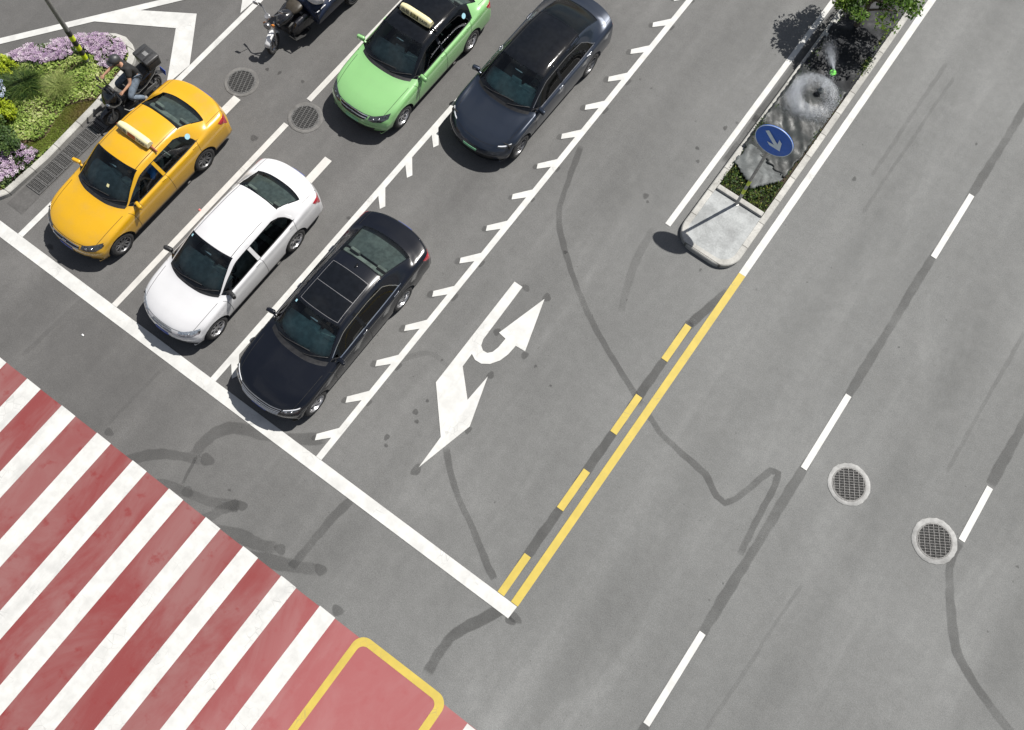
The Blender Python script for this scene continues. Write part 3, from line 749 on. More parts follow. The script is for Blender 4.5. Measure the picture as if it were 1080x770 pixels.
def wheel(root, x, y, r, side, style, rimmat, steer=0.):
    t = empty('wheel', (x, y, r), steer); t.parent = root; wd = .205
    ty = MB(); ri = r*.66
    ty.lathe([(ri, -wd/2+.01), (ri+.02, -wd/2), (r-.03, -wd/2+.004), (r-.008, -wd/2+.03), (r, -wd/2+.06), (r, wd/2-.06), (r-.008, wd/2-.03), (r-.03, wd/2-.004), (ri+.02, wd/2), (ri, wd/2-.01)], axis='X', n=36)
    ty.build('tyre', RUBBER, t, angle=50)
    rm = MB(); sx = side
    def prof(pts): return [(a, sx*b) for a, b in pts]
    rm.lathe(prof([(ri+.004, wd/2-.008), (ri-.012, wd/2-.006), (ri-.022, wd/2-.03), (ri-.03, -.02)]), axis='X', n=36, mi=0)
    rm.lathe(prof([(ri-.03, -.02), (0, -.025)]), axis='X', n=30, mi=1)
    rm.lathe(prof([(.062, .03), (.058, .066), (.03, .075), (0, .076)]), axis='X', n=18, mi=0)
    ns, double = style
    for k in range(ns):
        for dd in ((-.09, .09) if double else (0,)):
            a = 2*math.pi*k/ns + dd
            p0 = Vector((sx*.058, .045*math.cos(a-dd*.6), .045*math.sin(a-dd*.6))); p1 = Vector((sx*.072, (ri-.02)*math.cos(a), (ri-.02)*math.sin(a)))
            d = (p1-p0); mid = (p0+p1)/2; X = Vector((1, 0, 0)); Z = d.normalized(); Y = Z.cross(X).normalized(); X = Y.cross(Z)
            Mx = Matrix((X, Y, Z)).transposed().to_4x4()
            rm.box(mid, (.022, .024 if double else .042, d.length), Mx, 0, .006, 1)
    rm.build('rim', [rimmat, PIT], t, angle=40)
    return t
def build_car(c):
    """c: dict of sizes, colours and trim"""
    S = CarSurf(c['L'], c['hw'], c['knots'], c.get('zs', 1.), c.get('mods')); L, hw = c['L'], c['hw']
    root = empty(c['name'], (c['x'], c['yf']+L/2, .012), c.get('rz', 0.)); tag(root, c['label'], c['cat'], c.get('group'))
    body = c['paint']; roofm = c.get('roof', body)
    nu, nv = 19*NU, 16*NV; U, Vv = np.meshgrid(np.arange(nu+1)/NU, np.arange(nv+1)/NV, indexing='ij')
    P = S.P(U.ravel(), Vv.ravel()); Nm = S.Nn(U.ravel(), Vv.ravel()); grid = P.reshape(nu+1, nv+1, 3)
    ax = [c['fo']-L/2, c['fo']+c['wb']-L/2]; wr = c.get('wr', .315); ar = wr+.052
    inside = np.zeros((nu+1, nv+1), bool); vs = np.minimum(Vv, 16-Vv)
    for a in ax:
        d = np.hypot(grid[..., 1]-a, np.maximum(grid[..., 2]-wr, 0)); m = (d < ar) & (vs < 3.6); inside |= m
    faces = {}
    def cls(u, v):
        s_ = min(v, 16-v)
        if 7 < u < 9 and s_ > 5: return None
        if c['rear_u'][0] < u < c['rear_u'][1] and s_ > 5: return None
        if 7 < u < 13 and 4 < s_ < 5: return None
        if 3 < u < 6.3 and s_ > 4.5: return 'hood'
        if 6.3 < u < 7 and s_ > 5: return 'cowl'
        if 9 <= u < c['rear_u'][0] and s_ > 5: return 'roof'
        if c['rear_u'][1] < u < 17 and s_ > 4.5: return 'trunk_lid'
        sd = 'L' if v < 8 else 'R'
        if .5 < s_ < 4 and 5.8 < u < 10: return 'doorF'+sd
        if .5 < s_ < 4 and 10 < u < 12.7: return 'doorR'+sd
        return 'body'
    for i in range(nu):
        for j in range(nv):
            if inside[i, j] and inside[i+1, j] and inside[i, j+1] and inside[i+1, j+1]: continue
            k = cls((i+.5)/NU, (j+.5)/NV)
            if k: faces.setdefault(k, []).append((i*(nv+1)+j, (i+1)*(nv+1)+j, (i+1)*(nv+1)+j+1, i*(nv+1)+j+1))
    # wheel arches: pull the ragged rim of the cut onto a circle
    for a in ax:
        dy = grid[..., 1]-a; dz = grid[..., 2]-wr; d = np.hypot(dy, np.maximum(dz, 0)); m = (d < ar) & (vs < 3.6); f = np.where(m, ar/np.maximum(d, 1e-6), 1.)
        grid[..., 1] = a+dy*f; grid[..., 2] = np.where(m & (dz > 0), wr+dz*f, grid[..., 2])
    P = grid.reshape(-1, 3)
    def part(name, keys, mat):
        fs = [f for k in keys for f in faces.get(k, [])]
        if not fs: return None
        idx = sorted({i for f in fs for i in f}); mp = {g: q for q, g in enumerate(idx)}
        me = bpy.data.meshes.new(name); me.from_pydata([tuple(P[i]) for i in idx], [], [tuple(mp[i] for i in f) for f in fs]); me.materials.append(mat)
        me.polygons.foreach_set('use_smooth', [True]*len(me.polygons))
        me.update()
        if sum(float(np.dot(Nm[f[0]], p_.normal))*p_.area for f, p_ in zip(fs, me.polygons)) < 0: me.flip_normals()
        me.normals_split_custom_set_from_vertices([tuple(Nm[i]) for i in idx])
        o = bpy.data.objects.new(name, me); COL.objects.link(o); o.parent = root; return o
    bo = part('body', ['body'], body); hood = part('hood', ['hood'], body); part('cowl', ['cowl'], BLACKP)
    roof = part('roof', ['roof'], roofm); tl = part('trunk_lid', ['trunk_lid'], body)
    doors = {k: part('door', [k], body) for k in ('doorFL', 'doorRL', 'doorFR', 'doorRR')}
    # glazing
    g = MB(); patch(S, g, [(u, 5.) for u in np.linspace(7, 9, 9)], [(u, 11.) for u in np.linspace(7, 9, 9)], 25, 24, 0., 0); ws = g.build('windshield', c.get('glass', GLASS), root)
    ru = c['rear_u']; g = MB(); patch(S, g, [(u, 5.) for u in np.linspace(ru[0], ru[1], 9)], [(u, 11.) for u in np.linspace(ru[0], ru[1], 9)], 25, 24, 0., 0); rw = g.build('rear_window', c.get('rglass', GLASSR), root)
    for sgn in (0, 1):
        fl = (lambda uv: uv) if sgn == 0 else mirror_uv
        for (u0, u1) in ((7., 10.), (10., 13.)):
            g = MB(); ruled(S, g, fl([(u0, 4.), (u1, 4.)]), fl([(u0, 5.), (u1, 5.)])); g.build('side_window', c.get('sglass', GLASSD), root)
    # black ceramic border of front and rear glass
    b = MB(); b2 = MB()
    for fl in ((lambda uv: uv), mirror_uv):
        patch(S, b, fl([(7, 5), (9, 5)]), fl([(7, 5.16), (9, 5.16)]), 20, 2, .0025, 0)
        patch(S, b2, fl([(ru[0], 5), (ru[1], 5)]), fl([(ru[0], 5.12), (ru[1], 5.12)]), 20, 2, .0025, 0)
    patch(S, b, [(7, 5), (7, 11)], [(7.30, 5), (7.30, 11)], 25, 3, .003, 0); patch(S, b, [(8.9, 5), (8.9, 11)], [(9, 5), (9, 11)], 25, 2, .003, 0)
    patch(S, b, [(8.80, 7.85), (8.80, 8.15)], [(8.9, 7.8), (8.9, 8.2)], 4, 3, .003, 0)
    patch(S, b2, [(ru[0], 5), (ru[0], 11)], [(ru[0]+.06, 5), (ru[0]+.06, 11)], 25, 2, .003, 0); patch(S, b2, [(ru[1]-.08, 5), (ru[1]-.08, 11)], [(ru[1], 5), (ru[1], 11)], 25, 2, .003, 0)
    b.build('black_border', BLACKG, ws); b2.build('black_border', BLACKG, rw)
    # pillars and window frames
    pm = c.get('pillar', body)
    cu = c.get('cpil', [(10.9, 5.), (11.35, 4.80), (11.8, 4.66), (12.2, 4.47), (12.5, 4.26), (12.68, 4.)])
    for fl in ((lambda uv: uv), mirror_uv):
        pl = MB(); patch(S, pl, fl([(7., 4.90), (7.6, 4.84), (8.4, 4.79), (9., 4.77), (10., 4.76), (10.8, 4.77), (11.3, 4.77), (12., 4.80)]), fl([(7., 5.07), (7.6, 5.07), (8.4, 5.06), (9., 5.06), (10., 5.05), (10.8, 5.05), (11.3, 5.05), (12., 5.05)]), 40, 2, .007, .012); pl.build('roof_rail', c.get('rail', pm), root)
        pl = MB(); patch(S, pl, fl(cu), fl([(13.03, 5.04), (13.03, 4.9), (13.03, 4.7), (13.03, 4.5), (13.03, 4.25), (13.03, 3.98)]), 26, 5, .006, .012); pl.build('rear_pillar', pm, root)
        pl = MB(); patch(S, pl, fl([(9.86, 4.), (9.93, 4.95)]), fl([(10.10, 4.), (10.12, 4.95)]), 10, 2, .008, .025); pl.build('door_pillar', c.get('bpil', pm), root)
        fr = MB(); patch(S, fr, fl([(7., 4.), (7.0, 4.9)]), fl([(7.52, 4.), (7.22, 4.9)]), 8, 2, .0035, .006); fr.build('corner_panel', BLACKP, root)
        fr = MB(); seam(S, fr, fl([(7., 3.99), (10., 3.99), (12.85, 3.99)]), .022, .006)
        seam(S, fr, fl([(7.3, 4.84), (7.6, 4.82), (8.4, 4.77), (9., 4.75), (10., 4.74), (10.8, 4.75)]+[q_ for q_ in cu[1:] if q_[1] < 4.75]), .016, .010); fr.build('window_trim', c.get('trim', BLACKP), root)
    # gaps between the panels
    s_ = MB()
    for fl in ((lambda uv: uv), mirror_uv):
        seam(S, s_, fl([(c.get('hs', 3.), 4.5), (4, 4.5), (5, 4.5), (5.65, 4.5)]), .009)
        for uu in (5.8, 10., 12.7): seam(S, s_, fl([(uu, .5), (uu, 2), (uu, 3), (uu, 3.98)]), .008)
        seam(S, s_, fl([(5.8, .5), (8, .5), (10, .5), (12.0, .5)]), .010)
        seam(S, s_, fl([(9., 5.32), (10, 5.30), (11., 5.30), (ru[0], 5.30)]), .012)
        seam(S, s_, fl([(ru[1]+.1, 4.5), (15.5, 4.5), (16.9, 4.5)]), .008)
    if not c.get('hs'): seam(S, s_, [(3.02, 4.5), (2.98, 6), (2.95, 8), (2.98, 10), (3.02, 11.5)], .010)
    else: seam(S, s_, [(3.25, 5.8), (3.2, 8), (3.25, 10.2)], .008)
    seam(S, s_, [(1.45, 4.6), (1.45, 8), (1.45, 11.4)], .006)
    s_.build('panel_gaps', GAP, root)
    # sills and black lower valance
    v_ = MB()
    for fl in ((lambda uv: uv), mirror_uv): patch(S, v_, fl([(5.6, .0), (12.2, .0)]), fl([(5.6, .42), (12.2, .42)]), 30, 2, .004, .0)
    patch(S, v_, [(.02, .6), (.02, 3.2), (.02, 8), (.02, 12.8), (.02, 15.4)], [(.42, .6), (.42, 3.2), (.42, 8), (.42, 12.8), (.42, 15.4)], 40, 2, .005, .0)
    v_.build('sill', c.get('sill', BLACKP), root)
    # lamps
    hu, hl = c['head']
    for fl in ((lambda uv: uv), mirror_uv):
        m_ = MB(); patch(S, m_, fl(hu), fl(hl), 16, 6, .005, 0 if c.get('hs') else .014, .006); hd = m_.build('headlight', c['headmat'], root)
        if c.get('led'):
            m_ = MB(); patch(S, m_, fl(c['led'][0]), fl(c['led'][1]), 14, 2, .013, .012); m_.build('running_light', LED, hd)
        if c.get('bulbs', True):
            uv = resample(hu, 16)*.55+resample(hl, 16)*.45
            for q in (4, 8):
                m_ = MB(); p_ = S.off([uv[q][0]], [uv[q][1] if sgn_is0(fl) else 16-uv[q][1]], .012)[0]; m_.ball(tuple(p_-np.array([0, -.012, .012])), (.034, .030, .022), 12, 8); m_.build('lamp_bulb', CHROME, hd)
        m_ = MB(); tu, tl_ = c['tail']; patch(S, m_, fl(tu), fl(tl_), 12, 5, .005, .014, .004); m_.build('taillight', TAIL, root)
    # grille, intake, plate
    if c.get('grille'):
        gu = c['grille']; m_ = MB()
        patch(S, m_, gu[0]+mirror_uv(gu[0])[::-1], gu[1]+mirror_uv(gu[1])[::-1], 30, 4, .004, .012)
        gr = m_.build('grille', c.get('grillemat', BLACKP), root); m_ = MB()
        a_, b_ = resample(gu[0]+mirror_uv(gu[0])[::-1], 30), resample(gu[1]+mirror_uv(gu[1])[::-1], 30)
        for t in c.get('bars', (.06, .5, .94)):
            mid = a_*(1-t)+b_*t; P_ = S.off(mid[:, 0], mid[:, 1], .010); m_.tube([tuple(p) for p in P_], c.get('barw', .009), 6)
        m_.build('chrome_bars', CHROME, gr)
        p_ = S.off([(gu[0][-1][0]+gu[1][-1][0])/2], [8.], .014)[0]; m_ = MB(); m_.lathe([(.055, 0), (.05, .012), (0, .014)], c=tuple(p_), axis='Y', n=20, M=Matrix.Rotation(math.pi, 4, 'Z')); m_.build('badge', CHROME, gr)
    m_ = MB(); lo = c.get('intake', ([(.95, 4.8), (1.05, 8.)], [(.45, 5.0), (.45, 8.)]))
    patch(S, m_, lo[0]+mirror_uv(lo[0])[::-1], lo[1]+mirror_uv(lo[1])[::-1], 24, 3, .004, .010); m_.build('air_intake', BLACKP, root)
    m_ = MB(); patch(S, m_, [(1.62, 7.15), (1.62, 8.85)], [(1.12, 7.15), (1.12, 8.85)], 8, 2, .012, .012); m_.build('number_plate', c['plate'], root)
    m_ = MB(); patch(S, m_, [(17.2, 7.2), (17.2, 8.8)], [(17.6, 7.2), (17.6, 8.8)], 8, 2, .012, .012); m_.build('number_plate', c['plate'], root)
    # mirrors, handles
    for sd in (1, -1):
        q = S.P([7.15], [4.05 if sd > 0 else 11.95])[0]; bx = MB(); cx, cy, cz = q[0]+sd*.115, q[1]+.02, q[2]+.075
        bx.box((cx, cy, cz), (.20, .085, .125), Matrix.Rotation(-sd*.22, 4, 'Z') @ Matrix.Rotation(-sd*.12, 4, 'Y'), 0, .032, 3)
        bx.box((cx-sd*.09, cy+.0, cz-.055), (.14, .05, .035), Matrix.Rotation(-sd*.2, 4, 'Y'), 0, .012, 2)
        mr = bx.build('wing_mirror', c.get('mirrormat', body), root, angle=60)
        gl = MB(); gl.box((cx+sd*.006, cy+.049, cz), (.16, .004, .095), Matrix.Rotation(-sd*.16, 4, 'Z'), 0, .02); gl.build('mirror_glass', CHROME, mr)
    for key, u0, u1 in (('doorFL', 9.42, 9.86), ('doorRL', 12.1, 12.52), ('doorFR', 9.42, 9.86), ('doorRR', 12.1, 12.52)):
        fl = (lambda uv: uv) if key.endswith('L') else mirror_uv
        m_ = MB(); patch(S, m_, fl([(u0, 3.18), (u1, 3.18)]), fl([(u0, 3.36), (u1, 3.36)]), 10, 4, .016, .030, .008); m_.build('handle', c.get('handlemat', body), doors[key])
    # wipers
    for (v0, v1, u1) in ((9.9, 6.9, 7.33), (7.3, 5.3, 7.30)):
        m_ = MB(); t = np.linspace(0, 1, 9); uu = 7.02+(u1-7.02)*np.sin(t*math.pi*.5); vv = v0+(v1-v0)*t
        P_ = S.off(uu, vv, .016); m_.tube([tuple(p) for p in P_], .008, 6); P2 = S.off(uu[3:], vv[3:], .008); m_.tube([tuple(p) for p in P2], .010, 5); m_.build('wiper', BLACKP, root)
    # cabin
    q0 = S.P([7.], [8.])[0]; q1 = S.P([9.], [8.])[0]; q2 = S.P([13.], [8.])[0]; zb = .93
    m_ = MB(); m_.box((0, (q0[1]+q1[1])/2+.55, .30), (hw*1.72, 2.75, .10)); m_.box((0, q2[1]-.02, .60), (hw*1.7, .1, .60)); m_.box((0, q0[1]+.10, .5), (hw*1.6, .06, .5)); 
    m_.box((0, q2[1]+.18, .945), (hw*1.74, .70, .04), bev=.01); m_.build('cabin_floor', simple('parcel_shelf_grey', (.075, .080, .080), .85, var=.3), root)
    dm = c.get('dash', DASH); m_ = MB()
    P_ = []
    nn = 15
    for k in range(nn):
        xx = (k/(nn-1)-.5)*2; y0_ = q0[1]+.03+.30*abs(xx)**2.4
        P_.append((xx*hw*.72, y0_))
    zf = min(.93, S.P([7.], [5.4])[0][2]-.06)
    V = [(x, y, zf) for x, y in P_]+[(x, q0[1]+.45+.14*abs(x), .985) for x, y in P_]+[(x, q0[1]+.66, .955) for x, y in P_]+[(x, q0[1]+.70, .65) for x, y in P_]
    F = [(r*nn+i, r*nn+i+1, (r+1)*nn+i+1, (r+1)*nn+i) for r in range(3) for i in range(nn-1)]
    m_.add(V, F); m_.box((.36, q0[1]+.62, 1.0), (.34, .16, .07), bev=.03); m_.box((0, q0[1]+.63, 1.0), (.26, .05, .16), Matrix.Rotation(-.3, 4, 'X'), 0, .01); m_.build('dashboard', dm, root)
    m_ = MB(); Mw = Matrix.Rotation(R(62), 4, 'X'); cw_ = Vector((.36, q0[1]+.82, .93))
    m_.tube([cw_+Mw @ Vector((.18*math.cos(a), .18*math.sin(a), 0)) for a in np.linspace(0, 2*math.pi, 25)], .015, 8); 
    for a in (0, math.pi, -math.pi/2): m_.tube([cw_, cw_+Mw @ Vector((.18*math.cos(a), .18*math.sin(a), 0))], .014, 6)
    m_.ball(tuple(cw_), (.06, .04, .05), 12, 8); m_.build('steering_wheel', BLACKP, root)
    sm = c.get('seat', SEATG); ys = q1[1]+.18
    for sx in (1, -1):
        m_ = MB(); m_.box((sx*.36, ys, .50), (.50, .52, .16), bev=.06); m_.box((sx*.36, ys+.36, .82), (.48, .15, .66), Matrix.Rotation(-.32, 4, 'X'), 0, .06); se = m_.build('seat', sm, root)
        m_ = MB(); m_.box((sx*.36, ys+.50, 1.20), (.26, .10, .19), Matrix.Rotation(-.2, 4, 'X'), 0, .045); m_.build('headrest', sm, se)
    m_ = MB(); m_.box((0, ys+1.0, .50), (1.28, .5, .16), bev=.06); m_.box((0, ys+1.28, .80), (1.26, .15, .60), Matrix.Rotation(-.38, 4, 'X'), 0, .06); se = m_.build('rear_bench', sm, root)
    m_ = MB()
    for sx in (.36, -.36): m_.box((sx, ys+1.44, 1.09), (.25, .09, .15), Matrix.Rotation(-.3, 4, 'X'), 0, .04)
    m_.build('headrest', sm, se)
    m_ = MB(); pm_ = S.P([8.55], [8.])[0]; m_.box((0, pm_[1]+.05, pm_[2]-.075), (.22, .04, .07), Matrix.Rotation(.3, 4, 'X'), 0, .018); m_.build('inner_mirror', CHROME, root)
    # underbody
    m_ = MB(); m_.box((0, 0, .36), (hw*1.26, L-.55, .36)); m_.box((0, (ax[0]+ax[1])/2, .33), (hw*1.78, c['wb']-2*ar-.05, .24))
    for a in ax: m_.box((0, a, .62), (hw*1.80, ar*1.9, .22))
    m_.build('underbody', GAP, root, smooth=False)
    st = c.get('spokes', (5, True))
    for a in ax:
        for sd in (1, -1): wheel(root, sd*(hw-.118), a, wr, sd, st, c.get('rim', ALLOY), c.get('steer', 0.) if a == ax[0] else 0.)
    return root, S, roof
def sgn_is0(fl): return fl([(0, 0)])[0][1] == 0
HEAD_A = ([(2.98, 6.15), (3.1, 5.5), (3.35, 4.6), (3.75, 3.75)], [(2.25, 6.15), (2.05, 5.3), (2.25, 4.2), (3.0, 3.35)])
TAIL_A = ([(15.4, 3.05), (16.1, 3.5), (16.9, 4.25)], [(15.6, 2.65), (16.4, 2.45), (17.3, 2.6)])
P_Y = car_paint('taxi_yellow', (.53, .29, .005), rough=.30, dirt=.45)
P_W = car_paint('car_white', (.54, .54, .55), rough=.30, dirt=.18)
P_K = car_paint('car_black', (.0035, .0045, .008), metal=0., rough=.22, dirt=.01, spec=.2, coat=.7)
P_G = car_paint('taxi_green', (.195, .405, .155), rough=.30, dirt=.22)
P_B = car_paint('car_slate_blue', (.014, .021, .036), metal=.45, rough=.30, dirt=.02, coat=.9)
def knots(L, fo, c0, c1, c2, c3): return [0., fo, c0, c1, c2, c3, L]
TEAL = simple('grey_green_dashboard', (.24, .36, .36), .6, var=.25)
# yellow taxi, first in its lane
Y_, SY, _ = build_car(dict(name='taxi', label='bright yellow taxi saloon with an ivory roof sign waiting at the stop line', cat='taxi', x=-12.36, yf=.55, L=4.64, hw=.885, fo=.76, wb=2.67, knots=knots(4.64, .76, 1.22, 2.02, 3.38, 4.06), paint=P_Y,
    rear_u=(12, 14), head=HEAD_A, headmat=LAMPD, tail=TAIL_A, grille=([(2.75, 6.35), (2.80, 7.2), (2.82, 8.)], [(2.15, 6.35), (2.1, 7.2), (2.1, 8.)]), bars=(.1, .9), barw=.014, plate=PLATEB, spokes=(10, False), rim=ALLOYD, sglass=GLASS))
W_, SW, _ = build_car(dict(name='sedan', label='white four door saloon waiting at the stop line beside the yellow taxi', cat='car', x=-9.37, yf=.31, L=4.58, hw=.862, fo=.74, wb=2.60, knots=knots(4.58, .74, 1.08, 1.92, 3.40, 4.06), paint=P_W,
    rear_u=(12, 14), head=HEAD_A, headmat=LAMPC, tail=TAIL_A, grille=([(2.86, 6.9), (2.88, 8.)], [(2.2, 6.6), (2.2, 8.)]), grillemat=simple('grey_grille', (.20, .21, .22), .4, .4), bars=(.5,), plate=PLATEB, spokes=(7, False), rim=ALLOY, mirrormat=BLACKP, handlemat=STEEL, sglass=GLASS))
K_, SK, roofK = build_car(dict(name='sedan', label='black long saloon with panoramic sunroof and chrome window line waiting at the stop line', cat='car', x=-6.655, yf=.25, L=5.02, hw=.93, fo=.75, wb=2.96, wr=.335, knots=knots(5.02, .75, 1.34, 2.14, 3.54, 4.46), paint=P_K,
    rear_u=(12, 14), head=([(2.98, 5.6), (3.1, 5.0), (3.3, 4.3), (3.6, 3.7)], [(2.35, 5.6), (2.2, 4.9), (2.4, 4.1), (2.9, 3.4)]), headmat=LAMPD, led=([(2.95, 5.5), (3.1, 4.9), (3.32, 4.2), (3.58, 3.72)], [(2.82, 5.5), (2.98, 4.9), (3.18, 4.2), (3.42, 3.7)]), tail=TAIL_A,
    grille=([(2.95, 5.7), (2.95, 6.8), (2.95, 8.)], [(1.7, 5.9), (1.6, 6.8), (1.6, 8.)]), bars=(.04, .28, .5, .72, .94), barw=.011, plate=PLATEB, spokes=(5, True), rim=ALLOY, trim=CHROME, dash=TEAL, bpil=BLACKG, mirrormat=P_K, handlemat=CHROME, sill=BLACKG))
G_, SG, _ = build_car(dict(name='taxi', label='light green taxi saloon with a gloss black roof and an ivory roof sign', cat='taxi', x=-9.475, yf=6.82, L=4.62, hw=.90, fo=.82, wb=2.70, knots=knots(4.62, .82, 1.26, 2.06, 3.42, 4.12), paint=P_G, roof=BLACKG, pillar=BLACKG,
    rear_u=(12, 14), head=HEAD_A, headmat=LAMPD, tail=TAIL_A, grille=([(2.9, 6.3), (2.92, 7.2), (2.92, 8.)], [(2.1, 6.5), (2.0, 7.2), (2.0, 8.)]), bars=(.05, .5), barw=.012, plate=PLATEG, spokes=(5, True), rim=ALLOY))
def fastback(T):
    # one continuous arc from windscreen to tail, low nose
    T[0][3][:] = [.24,.235,.23,.225,.22,.21,.20,.20,.20]
    T[2][3][3:] = [.53,.55,.555,.555,.555,.555]; T[3][3][3:] = [.645,.665,.665,.665,.665,.665]; T[4][3][3:] = [.75,.775,.755,.752,.755,.757]; T[5][3][3:] = [.83,.865,.838,.835,.842,.845]
    T[6][3][3:] = [.86,.905,.905,.912,.925,.93]
    T[1][1] = .46; T[2][1] = .46; T[3][1] = .46; T[0][1] = .42
    for i, z in ((10, 1.475), (11, 1.478), (12, 1.435), (13, 1.31), (14, 1.125)):
        dz = z-T[i][3][8]
        for r in range(5, 9): T[i][3][r] += dz
    T[13][0] = 3.85; T[14][0] = 4.22; T[15][0] = 4.36; T[16][0] = 4.55; T[15][3][4:] = [1.0, 1.055, 1.08, 1.092, 1.096]; T[16][3][3:] = [.92,1.0,1.05,1.066,1.076,1.08]
    T[14][2][5:] = [.58,.44,.22,0]; T[13][2][5:] = [.575,.43,.22,0]; T[12][2][5:] = [.585,.435,.22,0]
B_, SB, roofB = build_car(dict(name='sedan', label='dark slate blue fastback saloon with glass roof stopped behind the black saloon', cat='car', x=-6.80, yf=7.86, rz=R(-.9), L=4.84, hw=.93, fo=.80, wb=2.90, wr=.335, knots=knots(4.84, .80, 1.18, 2.02, 3.50, 4.26), zs=.985, mods=fastback, paint=P_B, roof=BLACKG,
    rear_u=(12, 14), cpil=[(10.9, 5.), (11.4, 4.80), (12.0, 4.62), (12.45, 4.42), (12.75, 4.2), (12.98, 4.)], head=([(3.35, 5.3), (3.42, 4.8), (3.55, 4.2), (3.95, 3.65)], [(3.02, 5.3), (2.95, 4.7), (2.9, 4.0), (3.2, 3.3)]), headmat=LAMPD, bulbs=False, hs=4.25, rail=BLACKG,
    led=([(3.33, 5.25), (3.38, 4.8), (3.5, 4.25), (3.85, 3.75)], [(3.22, 5.25), (3.20, 4.8), (3.25, 4.2), (3.6, 3.62)]), tail=([(16.1, 3.5), (16.5, 3.8), (16.95, 4.3)], [(16.3, 3.2), (16.7, 3.3), (17.2, 3.6)]), plate=PLATEG, spokes=(5, True), rim=ALLOYD, trim=simple('satin_trim', (.25, .25, .26), .3, .8), pillar=P_B, dash=TEAL, bpil=BLACKG, mirrormat=P_B, handlemat=P_B, rglass=GLASSD, sill=BLACKG))
# stickers on the glass
STK = simple('pale_blue_sticker', (.30, .52, .60), .5, var=.05)
for root_, S_, spots_ in ((W_, SW, [(8.72, 8.86, 10.35, 10.62)]), (K_, SK, [(8.70, 8.84, 10.35, 10.62)]), (Y_, SY, [(7.62, 7.74, 7.2, 7.45)])):
    for (u0, u1, v0, v1) in spots_:
        m_ = MB(); patch(S_, m_, [(u0, v0), (u1, v0)], [(u0, v1), (u1, v1)], 4, 2, .004, 0); m_.build('sticker', STK if root_ is not Y_ else simple('cream_sticker', (.6, .55, .3), .5), root_)
for root_, S_ in ((Y_, SY), (G_, SG)):
    A_, B_ = S_.P([12.25], [4.])[0], S_.P([12.25], [5.])[0]; q_ = A_*.52+B_*.48; nn_ = Vector(S_.Nn([12.25], [4.5])[0]); X_ = Vector((0, 1, 0)); Y2 = nn_.cross(X_).normalized(); X_ = Y2.cross(nn_)
    m_ = MB(); V_ = [Vector(q_)+nn_*.022+X_*.065*math.cos(t_)+Y2*.065*math.sin(t_) for t_ in np.linspace(0, 2*math.pi, 21)[:-1]]; m_.add(V_, [tuple(range(20))]); m_.build('sticker', STK, root_)
# black saloon: panoramic roof glass with bright seal
m_ = MB(); patch(SK, m_, [(9.12, 5.75), (9.12, 10.25)], [(10.35, 5.75), (10.35, 10.25)], 14, 8, .003, .004); m_.build('sunroof_glass', BLACKG, roofK)
m_ = MB(); patch(SK, m_, [(10.42, 5.75), (10.42, 10.25)], [(11.35, 5.75), (11.35, 10.25)], 14, 8, .003, .004); m_.build('sunroof_glass', BLACKG, roofK)
m_ = MB()
for uv in ([(9.08, 5.72), (9.08, 8), (9.08, 10.28)], [(11.39, 5.72), (11.39, 8), (11.39, 10.28)], [(9.08, 5.72), (10, 5.72), (11.39, 5.72)], [(9.08, 10.28), (10, 10.28), (11.39, 10.28)], [(10.385, 5.72), (10.385, 8), (10.385, 10.28)]): seam(SK, m_, uv, .010, .005)
m_.build('sunroof_seal', simple('grey_seal', (.12, .12, .125), .5), roofK)
m_ = MB(); q = SK.P([11.75], [8.])[0]; m_.box((q[0], q[1], q[2]+.02), (.03, .11, .045), Matrix.Rotation(.2, 4, 'X'), 0, .012); m_.build('roof_antenna', BLACKG, roofK)
# roof signs of the two taxis
def roof_sign(root, S, u, mid, left, right, midmat, txtm, midtxt):
    q = S.P([u], [8.])[0]; b = MB(); z = q[2]; 
    t = empty('roof_sign', (.03, q[1], z)); t.parent = root
    secs = []
    for x in np.linspace(-.43, .43, 9):
        e = 1 - .22*(abs(x)/.43)**6; secs.append((x, e))
    V = []; prof = [(-.105, .030), (-.107, .06), (-.093, .115), (-.066, .168), (-.030, .190), (.030, .190), (.066, .168), (.093, .115), (.107, .06), (.105, .030)]
    n = len(prof)
    for x, e in secs: V += [(x, py*e, .035+(pz-.035)*e) for py, pz in prof]
    F = [(i*n+j, i*n+(j+1) % n, (i+1)*n+(j+1) % n, (i+1)*n+j) for i in range(8) for j in range(n)]+[tuple(range(n))[::-1], tuple(8*n+j for j in range(n))]
    b.add(V, F); b.build('lamp_case', WPLAST, t, angle=50)
    f = MB(); 
    for sx in (-.3, .3): f.box((sx, 0, .012), (.10, .10, .05), bev=.012)
    f.tube([(-.43, 0, .02), (.43, 0, .02)], .014, 8); f.tube([(.43, 0, .02), (.58, 0, -.045)], .020, 8); f.tube([(-.43, 0, .02), (-.58, 0, -.045)], .020, 8); f.build('bracket', txtm[1], t)
    face = Matrix.Translation((0, -.0835, .128)) @ Matrix.Rotation(R(90-27), 4, 'X')
    m2 = MB()
    V = [face @ Vector(p) for p in ((-.11, -.052, .004), (.11, -.052, .004), (.11, .045, .004), (-.11, .045, .004))]; m2.add(V, [(0, 1, 2, 3)]); m2.build('panel', midmat, t, smooth=False)
    text_mesh('lettering', left, .115, txtm[0], face @ Matrix.Translation((-.255, -.002, .008)), t, bold=.001)
    text_mesh('lettering', right, .10, txtm[0], face @ Matrix.Translation((.255, -.002, .008)), t, bold=.001)
    if midtxt: text_mesh('lettering', midtxt, .085, midtxt and simple('sign_pale', (.55, .5, .2), .5), face @ Matrix.Translation((0, .002, .008)), t, bold=.001)
INK = simple('sign_ink', (.06, .065, .05), .6); 
